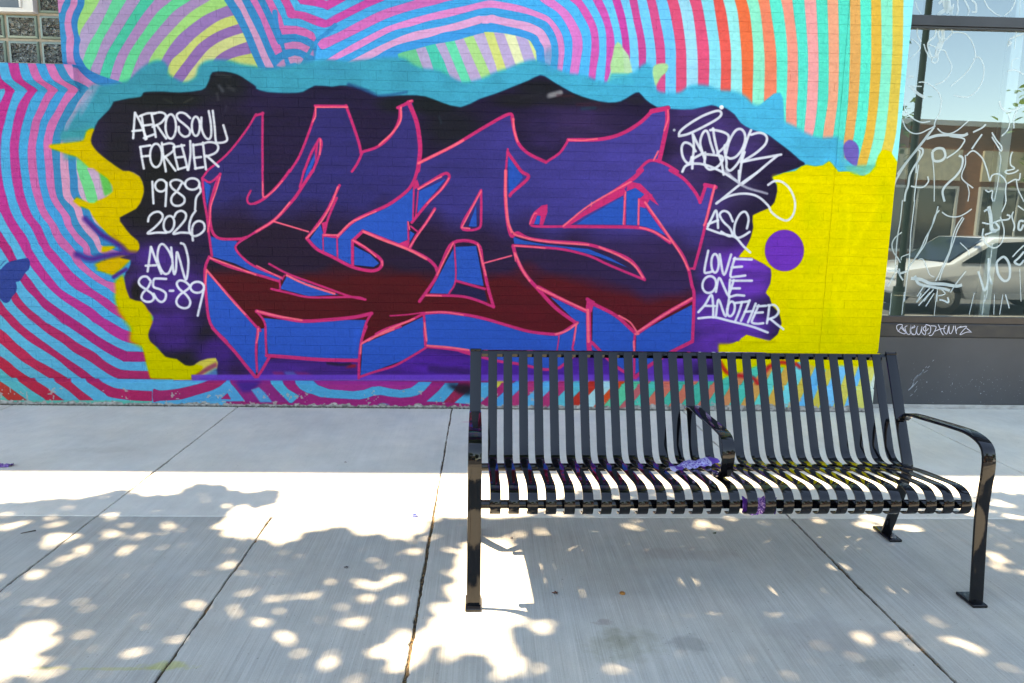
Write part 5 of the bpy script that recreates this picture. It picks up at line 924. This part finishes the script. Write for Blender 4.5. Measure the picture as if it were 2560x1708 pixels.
MARM = [(-2.352, .622), (-2.375, .640), (-2.42, .648), (-2.55, .648), (-2.72, .651), (-2.82, .650), (-2.872, .636), (-2.900, .600), (-2.905, .560), (-2.890, .510), (-2.865, .474), (-2.835, .463), (-2.80, .4585)]
flat_bar(L(MARM), bx(.951), bx(1.001), .010).build('middle_armrest', M_blk, bench, smooth=40, bevel=.0018)
for y, z in ((-2.362, .628), (-2.815, .466)):
    mb = MB(); mb.tube((bx(.945), y+3.05, z), (bx(.952), y+3.05, z), .009, 10); mb.build('armrest_bolt', mat('steel_nut', (.25, .25, .26), .25, metal=1), bench, smooth=30)
# ---------------------------------------------------------------- litter
def crumple(name, a, b, wd, seed, m, nx=22, ny=8, lift=.012, tw=.4, up=(0, 0, 1)):
    rs = random.Random(seed); a, b = Vector(a), Vector(b); d = b-a; Lg = d.length; d.normalize(); s = d.cross(Vector(up)).normalized(); u = s.cross(d)
    ph = [rs.uniform(0, 6.3) for _ in range(8)]; v = []; uv = []
    for i in range(nx):
        t = i/(nx-1); pinch = 1-.28*math.exp(-((t-.12)/.05)**2)-.3*math.exp(-((t-.86)/.05)**2)+.12*math.exp(-((t-1)/.06)**2)
        for j in range(ny):
            q_ = (j/(ny-1)-.5)*2
            h = lift*(1-q_*q_)*.8+.004*math.sin(17*t+ph[0]+2*q_)+.003*math.sin(41*t+ph[1]-4*q_)+rs.uniform(-.0016, .0016)+tw*.02*q_*math.sin(3*t+ph[2])
            v.append(a+d*(Lg*t+rs.uniform(-.001, .001))+s*(q_*wd/2*pinch+.004*math.sin(9*t+ph[3]))+u*h)
    f = [(i*ny+j, i*ny+j+1, (i+1)*ny+j+1, (i+1)*ny+j) for i in range(nx-1) for j in range(ny-1)]
    mb = MB(); mb.add(v, f); me = mb.mesh(name)
    uvl = me.uv_layers.new(name='uv')
    for lp in me.loops:
        k = lp.vertex_index; uvl.data[lp.index].uv = ((k//ny)/(nx-1), (k % ny)/(ny-1))
    for p in me.polygons: p.use_smooth = True
    return link(name, me, m)
def wrapper_mat(name, ends, face, ink):
    m = bpy.data.materials.new(name); m.use_nodes = True; t = m.node_tree; b = t.nodes['Principled BSDF']; N = t.nodes.new; Lk = t.links.new
    uv = N('ShaderNodeUVMap'); sp = N('ShaderNodeSeparateXYZ'); Lk(uv.outputs[0], sp.inputs[0])
    r = N('ShaderNodeValToRGB'); e = r.color_ramp; e.interpolation = 'CONSTANT'
    e.elements[0].position = 0; e.elements[0].color = (*[k*1.0 for k in face], 1); e.elements[1].position = .14; e.elements[1].color = (*ends, 1)
    for p, c in ((.24, face), (.83, (.5, .45, .6)), (.85, ends)): x = e.elements.new(p); x.color = (*c, 1)
    Lk(sp.outputs[0], r.inputs[0])
    mp = N('ShaderNodeMapping'); mp.inputs['Scale'].default_value = (34, 9, 1); Lk(uv.outputs[0], mp.inputs[0]); n = N('ShaderNodeTexNoise'); n.inputs['Scale'].default_value = 1; n.inputs['Detail'].default_value = 2; Lk(mp.outputs[0], n.inputs[0])
    r2 = N('ShaderNodeValToRGB'); r2.color_ramp.elements[0].position = .50; r2.color_ramp.elements[1].position = .56; Lk(n.outputs[0], r2.inputs[0])
    mk_ = N('ShaderNodeMath'); mk_.operation = 'COMPARE'; mk_.inputs[1].default_value = .53; mk_.inputs[2].default_value = .27; Lk(sp.outputs[0], mk_.inputs[0])
    mm = N('ShaderNodeMath'); mm.operation = 'MULTIPLY'; Lk(r2.outputs[0], mm.inputs[0]); Lk(mk_.outputs[0], mm.inputs[1])
    mx = N('ShaderNodeMix'); mx.data_type = 'RGBA'; Lk(mm.outputs[0], mx.inputs[0]); Lk(r.outputs[0], mx.inputs[6]); mx.inputs[7].default_value = (*ink, 1); Lk(mx.outputs[2], b.inputs['Base Color'])
    b.inputs['Roughness'].default_value = .28; b.inputs['Metallic'].default_value = .25
    return m
M_wr = wrapper_mat('foil_wrapper', (.09, .03, .30), (.42, .40, .66), (.12, .04, .38)); M_wr2 = wrapper_mat('purple_foil', (.05, .012, .14), (.09, .02, .24), (.45, .30, .6))
tag(crumple('candy_wrapper', (.775, -2.755, .456), (1.030, -2.58, .447), .052, 4, M_wr), 'crumpled lavender foil candy wrapper lying on the bench seat by the middle armrest', 'candy wrapper')
tag(crumple('candy_wrapper', (1.015, -2.988, .395), (1.150, -2.988, .398), .066, 8, M_wr2, lift=.006, up=(0, -1, 0)), 'dark purple foil wrapper tucked inside the curled front slats of the bench', 'candy wrapper')
x, y = gpos(-18, 1170); x2, y2 = gpos(34, 1164)
tag(crumple('candy_wrapper', (x, y, .004), (x2, y2, .004), .045, 12, M_wr2, lift=.01), 'flat dark purple wrapper on the shaded pavement at the left edge', 'candy wrapper')
M_bl = mat('pale_blue_plastic', (.20, .24, .62), .3)
x, y = gpos(1037, 1291); mb = MB(); n = 20
for k in range(n):
    a0, a1 = k*2*math.pi/n, (k+1)*2*math.pi/n
    P = lambda a, r_, z: (x+r_*math.cos(a), y+r_*math.sin(a), z)
    mb.add([P(a0, .014, 0), P(a1, .014, 0), P(a1, .014, .009), P(a0, .014, .009), P(a0, .0105, .009), P(a1, .0105, .009), P(a0, .0105, .002), P(a1, .0105, .002)], [(0, 1, 2, 3), (3, 2, 5, 4), (4, 5, 7, 6)])
mb.add([P(k*2*math.pi/n, .0105, .002) for k in range(n)], [tuple(range(n))])
tag(mb.build('bottle_cap', M_bl, smooth=30), 'small upturned pale blue bottle cap on the sunlit pavement joint', 'bottle cap')
x, y = gpos(1556, 1485); mb = MB(); mb.tube((x, y, .001), (x, y, .007), .0125, 18, .0105); tag(mb.build('orange_peel', mat('orange_skin', (.38, .15, .02), .5, noise=((150, 150, 150), (.25, .09, .015))), smooth=60, bevel=.002), 'round orange-brown disc lying on the pavement under the bench', 'litter')
def leaf(name, px, size, c, label, seed):
    x, y = gpos(*px); rs = random.Random(seed); n = 11; v = [(x, y, .006)]
    for k in range(n):
        a = k*2*math.pi/n; r_ = size*(.55+.45*(k % 2))*rs.uniform(.8, 1.15); v.append((x+r_*math.cos(a)*1.2, y+r_*math.sin(a), rs.uniform(.001, .008)))
    mb = MB(); mb.add(v, [(0, k+1, (k+1) % n+1) for k in range(n)]); return tag(mb.build(name, mat('leaf_'+str(seed), c, .6)), label, 'leaf')
leaf('dry_leaf', (1389, 1484), .013, (.11, .028, .012), 'curled rust-brown dry leaf on the pavement under the bench', 1)
leaf('dry_leaf', (1279, 1347), .007, (.07, .02, .015), 'tiny dark red leaf on the pavement beside the rear bench leg', 2)
leaf('dry_leaf', (866, 1420), .010, (.02, .018, .018), 'small blackened leaf on the shaded pavement left of the bench', 3)
leaf('dry_leaf', (864, 1157), .008, (.10, .02, .02), 'small crimson leaf in the building shade left of the bench', 4)
leaf('dry_leaf', (1787, 1335), .009, (.07, .08, .03), 'olive dry leaf on the pavement behind the bench legs', 5)
x, y = gpos(52, 1335); x2, y2 = gpos(90, 1328); mb = MB(); mb.tube((x, y, .003), (x2, y2, .004), .0018, 6, .003); tag(mb.build('twig', mat('twig_bark', (.05, .035, .025), .8)), 'short dark twig on the pavement at the left', 'twig')
# crumbs: along the wall foot, in the joints, and scattered
M_crumb = mat('crumbs', (.10, .08, .06), .9, noise=((40, 40, 40), (.30, .27, .22)))
mb = MB(); rs = random.Random(21)
def crumb(x, y, s):
    pts = [(x+rs.uniform(-s, s), y+rs.uniform(-s, s)*.8, rs.uniform(0, s*.9)) for _ in range(4)]
    pts[3] = (x, y, s*rs.uniform(.6, 1.2)); mb.add(pts, [(0, 1, 3), (1, 2, 3), (2, 0, 3), (0, 2, 1)])
for _ in range(1500): crumb(rs.uniform(-4.2, 3.1), YW-.004-abs(rs.gauss(0, .012)), rs.uniform(.0015, .006))
for _ in range(320): crumb(rs.gauss(-1.0, .45), YW-.004-abs(rs.gauss(0, .010)), rs.uniform(.003, .009))
for _ in range(520): crumb(rs.uniform(-4.5, 4.5), -abs(rs.gauss(0, 1))*1.9-.05, rs.uniform(.001, .0032))
tag(mb.build('debris', M_crumb), kind='stuff')
mb = MB()
for jx, y0, y1, n in ((-1.9, -3.9, -.1, 260), (-.245, -3.9, -2.2, 420), (1.575, -3.9, -2.2, 200), (-.245, -2.1, -.1, 60), (-1.045, -3.9, -2.2, 40)):
    for _ in range(n): crumb(jx+rs.gauss(0, .0045), rs.uniform(y0, y1), rs.uniform(.002, .0055)); 
mb.v = [(a, b_, c-.0055) for a, b_, c in mb.v]
tag(mb.build('joint_crumbs', mat('fallen_seeds', (.13, .07, .025), .9, noise=((60, 60, 60), (.34, .20, .08)))), kind='stuff')
# ---------------------------------------------------------------- the street tree whose leaves dapple the pavement
LIT = []
def lit_poly(*p): LIT.append(np.array([gpos(*k) for k in p]))
lit_poly((-900, 1120), (3400, 1120), (3400, 1236), (2560, 1236), (2481, 1230), (2400, 1250), (2250, 1228), (1950, 1222), (1700, 1222), (1450, 1225), (1400, 1262), (1345, 1286), (1240, 1300), (1090, 1298), (1080, 1330), (1048, 1336), (1008, 1352), (967, 1344), (893, 1338), (885, 1325), (844, 1316), (817, 1327), (792, 1327), (765, 1330), (760, 1346), (694, 1364), (645, 1352), (600, 1346), (560, 1345), (545, 1325), (530, 1322), (545, 1300), (560, 1288), (600, 1270), (640, 1265), (672, 1260), (710, 1240), (672, 1223), (640, 1232), (600, 1231), (550, 1216), (517, 1213), (471, 1216), (463, 1235), (354, 1243), (308, 1223), (212, 1246), (136, 1249), (68, 1256), (0, 1262), (-900, 1285))
lit_poly((1128, 1376), (1165, 1352), (1215, 1342), (1262, 1340), (1300, 1372), (1345, 1400), (1350, 1500), (1330, 1545), (1330, 1562), (1290, 1570), (1296, 1605), (1322, 1643), (1300, 1700), (1222, 1655), (1164, 1637), (1133, 1617), (1100, 1615), (1080, 1625), (1068, 1660), (1040, 1690), (1008, 1684), (967, 1670), (940, 1651), (885, 1640), (880, 1634), (940, 1602), (980, 1588), (1021, 1588), (1048, 1572), (1065, 1555), (1092, 1520), (1110, 1500), (1122, 1440))
lit_poly((-80, 1605), (0, 1602), (27, 1583), (54, 1567), (109, 1556), (144, 1553), (147, 1570), (150, 1594), (152, 1608), (122, 1632), (103, 1657), (117, 1676), (131, 1695), (82, 1706), (33, 1692), (22, 1708), (-60, 1730))
lit_poly((105, 1342), (125, 1330), (188, 1330), (170, 1352), (150, 1372), (118, 1372), (104, 1356))
FL = [(18, 1290, 14, 8), (12, 1315, 15, 8), (125, 1292, 22, 6), (133, 1312, 18, 7), (85, 1360, 12, 6), (215, 1362, 32, 9), (185, 1383, 35, 9), (137, 1408, 16, 7), (85, 1443, 20, 8), (270, 1293, 25, 8), (310, 1312, 18, 6), (260, 1333, 20, 6), (350, 1341, 18, 10), (310, 1380, 20, 7), (425, 1376, 18, 10), (528, 1378, 12, 6), (378, 1467, 20, 10), (80, 1503, 30, 9), (80, 1530, 25, 8), (490, 1513, 25, 14), (580, 1412, 22, 10), (590, 1440, 12, 8), (203, 1582, 17, 9), (375, 1567, 18, 9), (255, 1540, 20, 8), (582, 1510, 18, 14), (235, 1690, 28, 14), (327, 1630, 15, 12),
 (860, 1358, 12, 6), (935, 1375, 15, 8), (1040, 1375, 14, 20), (1010, 1423, 16, 9), (690, 1450, 20, 18), (680, 1500, 28, 10), (825, 1452, 17, 11), (925, 1460, 40, 14), (985, 1450, 20, 10), (812, 1490, 22, 12), (845, 1520, 20, 16), (905, 1500, 20, 8), (1000, 1497, 25, 10), (650, 1550, 22, 12), (715, 1585, 22, 18), (820, 1655, 25, 22), (740, 1620, 15, 12), (900, 1700, 25, 12), (655, 1680, 12, 10),
 (1320, 1309, 18, 7), (1400, 1306, 30, 6), (1300, 1338, 22, 7), (1357, 1331, 14, 8), (1570, 1312, 12, 7), (1625, 1311, 16, 8), (1592, 1331, 13, 6), (1675, 1330, 30, 6), (1755, 1312, 26, 8), (1550, 1535, 12, 8), (2190, 1300, 28, 8), (2155, 1310, 15, 8), (2220, 1322, 60, 12), (2260, 1318, 40, 10), (2335, 1297, 15, 5), (2350, 1326, 16, 6), (2490, 1400, 32, 17), (2545, 1475, 20, 10), (2143, 1590, 20, 14), (2255, 1590, 28, 12), (2300, 1608, 20, 16), (2395, 1580, 25, 14), (2420, 1555, 20, 9), (2465, 1563, 28, 10), (2370, 1602, 20, 9), (2440, 1620, 20, 9), (2530, 1675, 25, 12), (1555, 1580, 14, 8), (2500, 1260, 30, 6), (2440, 1255, 26, 5), (2530, 1290, 24, 5), (2100, 1255, 30, 5), (1560, 1262, 40, 6), (1440, 1275, 30, 6)]
FLK = []
for x, y, rx, ry in FL:
    c = gpos(x, y); e = gpos(x+rx, y); t_ = gpos(x, y+ry); FLK.append((c[0], c[1], abs(e[0]-c[0])+.012, abs(t_[1]-c[1])+.014))
FLK = np.array(FLK)
def inpoly(px_, py_, P):
    a = P; b = np.roll(P, -1, 0); c = ((a[:, 1] > py_[:, None]) != (b[:, 1] > py_[:, None])) & (px_[:, None] < (b[:, 0]-a[:, 0])*(py_[:, None]-a[:, 1])/(b[:, 1]-a[:, 1]+1e-12)+a[:, 0])
    return c.sum(1) % 2 == 1
def crown_leaves():
    rs = np.random.RandomState(12); N_ = 27000
    gx = rs.uniform(-5.3, 5.0, N_); gy = rs.uniform(-4.0, -1.5, N_); h = rs.uniform(5.2, 7.3, N_)
    keep = np.ones(N_, bool)
    for P in LIT: keep &= ~inpoly(gx, gy, P)
    for i, c in enumerate(FLK):
        r_ = random.Random(i); a = r_.uniform(-.5, .5); k = r_.uniform(.8, 1.15); part = r_.choice((0, 0, .1, .22, .35))
        ux, uy = (gx-c[0])*math.cos(a)+(gy-c[1])*math.sin(a), -(gx-c[0])*math.sin(a)+(gy-c[1])*math.cos(a)
        ins = (ux/c[2]/k)**2+(uy/c[3]/k)**2+.35*np.sin(3*np.arctan2(uy, ux)+i) < 1
        keep &= ~(ins & (rs.rand(N_) >= part))
    # looser outside the surveyed part, and natural clumping everywhere
    cl = np.sin(gx*2.1+1.3*np.sin(gy*1.7))*np.cos(gy*2.6+gx*.8)+.6*np.sin(gx*5.3+gy*4.1)
    far = gy < -3.9; keep &= ~(far & (cl+rs.rand(N_)*1.2 < -.1))
    edge = gy > -2.4; keep &= ~(edge & (rs.rand(N_) < .2) & (cl < 0))
    # crown outline: thinner towards its rim
    rim = ((gx+.2)/5.5)**2*.9+np.maximum(-gy-3.6, 0)**2*2; keep &= (rim+rs.rand(N_)*.15 < 1.12)
    gx, gy, h = gx[keep], gy[keep], h[keep]
    h += .35*np.sin(gx*1.9)+.25*np.cos(gy*2.3)
    return np.stack([gx-SX*h, gy-SY*h, h], 1), rs
LV, rs_ = crown_leaves()
def leaf_mesh(name, C_, rs, size=(.050, .072)):
    n = len(C_); a = rs.uniform(0, 2*np.pi, n); tilt = rs.normal(0, .45, (n, 2)); s = rs.uniform(*size, n)
    d = np.stack([np.cos(a), np.sin(a), tilt[:, 0]], 1); d /= np.linalg.norm(d, axis=1)[:, None]
    e = np.stack([-np.sin(a), np.cos(a), tilt[:, 1]], 1); e /= np.linalg.norm(e, axis=1)[:, None]
    up_ = np.cross(d, e)*.18
    out = []
    for u_, v_, w_ in ((-1, 0, 0), (-.35, .62, 1), (.35, .50, 1), (1, 0, 0), (.35, -.50, 1), (-.35, -.62, 1)):
        out.append(C_+d*(s*u_)[:, None]+e*(s*v_)[:, None]+up_*(s*w_)[:, None])
    v = np.stack(out, 1).reshape(-1, 3)
    me = bpy.data.meshes.new(name); me.vertices.add(len(v)); me.vertices.foreach_set('co', v.ravel())
    base = (np.arange(n)*6)[:, None]; f = np.concatenate([base+np.array([[0, 5, 4, 3]]), base+np.array([[0, 3, 2, 1]])], 1).reshape(-1)
    me.loops.add(len(f)); me.loops.foreach_set('vertex_index', f.astype(np.int32)); k = len(f)//4; me.polygons.add(k)
    me.polygons.foreach_set('loop_start', np.arange(k, dtype=np.int32)*4); me.polygons.foreach_set('loop_total', np.full(k, 4, np.int32)); me.update(); me.validate()
    return me
def leaf_mat(name, c1, c2):
    m = mat(name, c1, .45, noise=((1.3, 1.3, 1.3), c2)); t = m.node_tree; b = t.nodes['Principled BSDF']
    tr = t.nodes.new('ShaderNodeBsdfTranslucent'); tr.inputs[0].default_value = (c2[0]*4, c2[1]*3.6, c2[2]*2.4, 1); mx = t.nodes.new('ShaderNodeMixShader'); mx.inputs[0].default_value = .5
    o = t.nodes['Material Output']; t.links.new(b.outputs[0], mx.inputs[1]); t.links.new(tr.outputs[0], mx.inputs[2]); t.links.new(mx.outputs[0], o.inputs[0]); return m
M_leaf = leaf_mat('street_leaves', (.035, .065, .016), (.06, .10, .028)); M_bark = mat('bark', (.09, .075, .06), .9, noise=((8, 8, 2), (.05, .04, .032)), bump=((20, 20, 4), .8, .03))
def limb(mb, pts, r0, r1):
    p = smooth_path3(pts, 4); n = len(p)
    for k in range(n-1): mb.tube(p[k], p[k+1], r0+(r1-r0)*k/(n-1), 9, r0+(r1-r0)*(k+1)/(n-1), cap=False)
def smooth_path3(p, n): p = np.array(p, float); return smooth(p, n) if len(p) > 2 else p
tr1 = empty('street_tree', (-4.6, -5.2, 0), 'leafy street tree whose branches reach over the bench', 'tree')
def local(me, o):
    me.transform(Matrix.Translation(-Vector(o.location))); return me
me = local(leaf_mesh('crown', LV, rs_), tr1); tag(link('crown', me, M_leaf, tr1), kind='stuff')
mb = MB(); limb(mb, [(-4.6, -5.2, -.02), (-4.55, -5.18, 1.4), (-4.45, -5.1, 2.9)], .17, .13)
limb(mb, [(-4.45, -5.1, 2.8), (-4.2, -5.0, 4.2), (-3.6, -4.8, 5.6), (-3.2, -4.7, 6.6)], .12, .03)
limb(mb, [(-4.45, -5.1, 2.9), (-3.6, -4.9, 4.0), (-2.2, -4.6, 4.9), (-.6, -4.4, 5.4), (.8, -4.3, 5.7), (2.4, -4.2, 5.9)], .09, .02)
limb(mb, [(-4.5, -5.1, 2.7), (-5.3, -4.4, 4.0), (-5.9, -3.8, 5.2), (-6.2, -3.4, 6.0)], .08, .02)
limb(mb, [(-3.0, -4.75, 4.5), (-2.2, -5.4, 5.2), (-1.0, -5.8, 5.8)], .04, .012); limb(mb, [(-1.4, -4.5, 5.2), (-.2, -5.2, 5.7), (1.2, -5.7, 6.1)], .03, .01)
me = mb.mesh('trunk', smooth=60); local(me, tr1); link('trunk', me, M_bark, tr1)
# ---------------------------------------------------------------- across the street: seen in the window and in the bench's paint
def tree(x, y, h, r, seed, label, lm):
    t_ = empty('street_tree', (x, y, -.13), label, 'tree', 'trees across the street')
    rs = np.random.RandomState(seed); n = 3600; C_ = []
    cl = rs.normal(0, 1, (26, 3)); cl /= np.linalg.norm(cl, axis=1)[:, None]; cl *= rs.uniform(.35, .95, 26)[:, None]
    k = rs.randint(0, 26, n); p = cl[k]+rs.normal(0, .17, (n, 3)); p = p*np.array([r, r, h*.36])+np.array([0, 0, h*.64])
    me = leaf_mesh('crown', p, rs, (.10, .19)); tag(link('crown', me, lm, t_), kind='stuff')
    mb = MB(); limb(mb, [(0, 0, 0), (.05, 0, h*.3), (0, .05, h*.6)], .18, .09)
    for i in range(6):
        q_ = cl[i]*np.array([r, r, h*.36])+np.array([0, 0, h*.64]); limb(mb, [(0, 0, h*(.3+.04*i)), tuple(q_*.6+np.array([0, 0, h*.18])), tuple(q_)], .07, .02)
    mb.build('trunk', M_bark, t_, smooth=60)
M_leaf2 = leaf_mat('dark_leaves', (.018, .040, .012), (.035, .065, .02))
for a in ((6.5, -19.5, 6.5, 2.4, 1, 'dark street tree across the road beside the brick shops', M_leaf2), (13.2, -22.5, 9.5, 3.0, 2, 'tall tree rising behind the low brick shops', M_leaf2), (21, -19, 7.5, 2.6, 3, 'broad green tree at the right end of the brick shops', M_leaf),
          (-4, -19.5, 7, 2.6, 4, 'round tree across the road facing the mural', M_leaf2), (-11, -20, 8, 3, 5, 'wide tree across the road to the left', M_leaf2), (1.5, -21, 5.5, 2.0, 6, 'small tree across the road facing the bench', M_leaf)):
    tree(*a)
M_br = mat('orange_brick', (.34, .15, .075), .8, noise=((3, 3, 12), (.26, .11, .055))); M_stone = mat('cream_stone', (.62, .55, .38), .8, noise=((5, 5, 5), (.48, .42, .30))); M_cap = mat('stone_coping', (.5, .5, .46), .7)
M_dw = mat('dark_window', (.02, .03, .035), .08, spec=.8); M_step = mat('kerbside', (.4, .4, .38), .9)
def shops(loc, rz, n, label, bay=4.2, hgt=5.0):
    b = empty('brick_shops', loc, label, 'building', rz=rz); Wd = n*bay
    mb = MB(); mb.box(0, Wd, -8, 0, 0, hgt); mb.build('brick_wall', M_br, b)
    mb = MB(); mb.box(-.08, Wd+.08, -8.1, .08, hgt+.001, hgt+.18); mb.build('coping', M_cap, b)
    for i in range(n):
        x = i*bay
        mb = MB(); mb.box(x+.45, x+bay-.45, .001, .10, 3.05, 4.15); mb.build('stone_panel', M_stone, b)
        mb = MB(); mb.box(x+.55, x+bay-.55, .0015, .05, .55, 2.75); w_ = mb.build('shop_window', M_dw, b)
        mb = MB(); mb.box(x+.45, x+.549, .002, .12, .45, 2.85); mb.box(x+bay-.549, x+bay-.45, .002, .12, .45, 2.85); mb.box(x+.55, x+bay-.55, .002, .12, 2.7505, 2.85); mb.box(x+.55, x+bay-.55, .002, .14, .45, .5495); mb.box(x+bay/2-.03, x+bay/2+.03, .051, .1, .55, 2.75); mb.build('window_frame', M_cap, b)
    return b
sp2 = MB(); sp2.box(-60, 60, -30, -17.0, -.129, 0); tag(sp2.build('far_sidewalk', M_step), kind='structure')
shops((9.5, -20.6, 0), -.13, 3, 'low orange brick shops with cream stone panels across the road')
shops((-16, -24, 0), .02, 4, 'long low brick building across the road on the left', hgt=4.0)
def car(loc, rz, paint, label):
    c = empty('parked_car', loc, label, 'car', rz=rz)
    prof = [(-2.2, .35), (-2.22, .62), (-2.12, .80), (-1.25, .92), (-.55, 1.38), (.75, 1.42), (1.55, 1.0), (2.12, .93), (2.2, .70), (2.2, .36), (1.75, .28), (1.62, .5), (1.32, .62), (1.0, .5), (.9, .28), (-.95, .28), (-1.05, .5), (-1.35, .62), (-1.65, .5), (-1.78, .28)]
    mb = MB(); mb.prism(prof, 'y', -.86, .86); mb.build('body', mat('paint_'+label[:5].strip(), paint, .25, coat=1), c, bevel=.05, seg=2, smooth=50)
    for s in (-1, 1):
        y0, y1 = (.862, .868) if s > 0 else (-.868, -.862)
        for pr in ([(-1.1, .93), (-.52, 1.30), (.05, 1.33), (.05, .94)], [(.12, .94), (.12, 1.33), (.70, 1.34), (1.35, 1.0)]):
            mb = MB(); mb.prism(pr, 'y', y0, y1); mb.build('side_window', M_dw, c)
    mb = MB(); mb.add([(-1.22, -.74, .945), (-1.22, .74, .945), (-.60, .66, 1.365), (-.60, -.66, 1.365)], [(0, 1, 2, 3)]); mb.v = [(a-.035, b_, z+.012) for a, b_, z in mb.v]; mb.build('windscreen', M_dw, c)
    for x in (-1.35, 1.32):
        for s in (-1, 1):
            mb = MB(); mb.tube((x, s*.70, .31), (x, s*.875, .31), .31, 24); t_ = mb.build('wheel', mat('tyre', (.02, .02, .02), .8), c, smooth=40)
            mb = MB(); mb.tube((x, s*.875, .31), (x, s*.885, .31), .19, 20); mb.build('rim', mat('alloy', (.5, .5, .5), .3, metal=1), t_, smooth=40)
    for y in (-.6, .6):
        mb = MB(); mb.box(-2.235, -2.19, y-.18, y+.18, .62, .74); mb.build('headlight', mat('lamp_glass', (.7, .7, .7), .1), c, bevel=.02)
car((9.6, -8.0, -.13), 0, (.72, .74, .76), 'white car parked at the kerb behind the photographer')
car((15.6, -8.1, -.13), 0, (.03, .05, .09), 'dark blue car parked at the kerb beyond the white one')
car((3.0, -16.0, -.13), math.pi, (.20, .20, .21), 'grey car parked on the far side of the road')
lp = empty('street_lamp', (6.55, -5.6, 0), 'dark green street lamp post at the kerb', 'street lamp')
M_lp = mat('lamp_green', (.012, .03, .022), .4)
mb = MB(); mb.tube((0, 0, 0), (0, 0, .5), .12, 16, .09); mb.tube((0, 0, .5), (0, 0, 6.5), .055, 16, .045); mb.build('post', M_lp, lp, smooth=40)
mb = MB(); mb.tube((0, 0, 6.5), (0, -1.3, 6.9), .035, 10); mb.build('arm', M_lp, lp, smooth=40)
mb = MB(); mb.tube((0, -1.2, 6.87), (0, -1.75, 6.95), .10, 12, .06); mb.build('lamp_head', M_lp, lp, smooth=40)
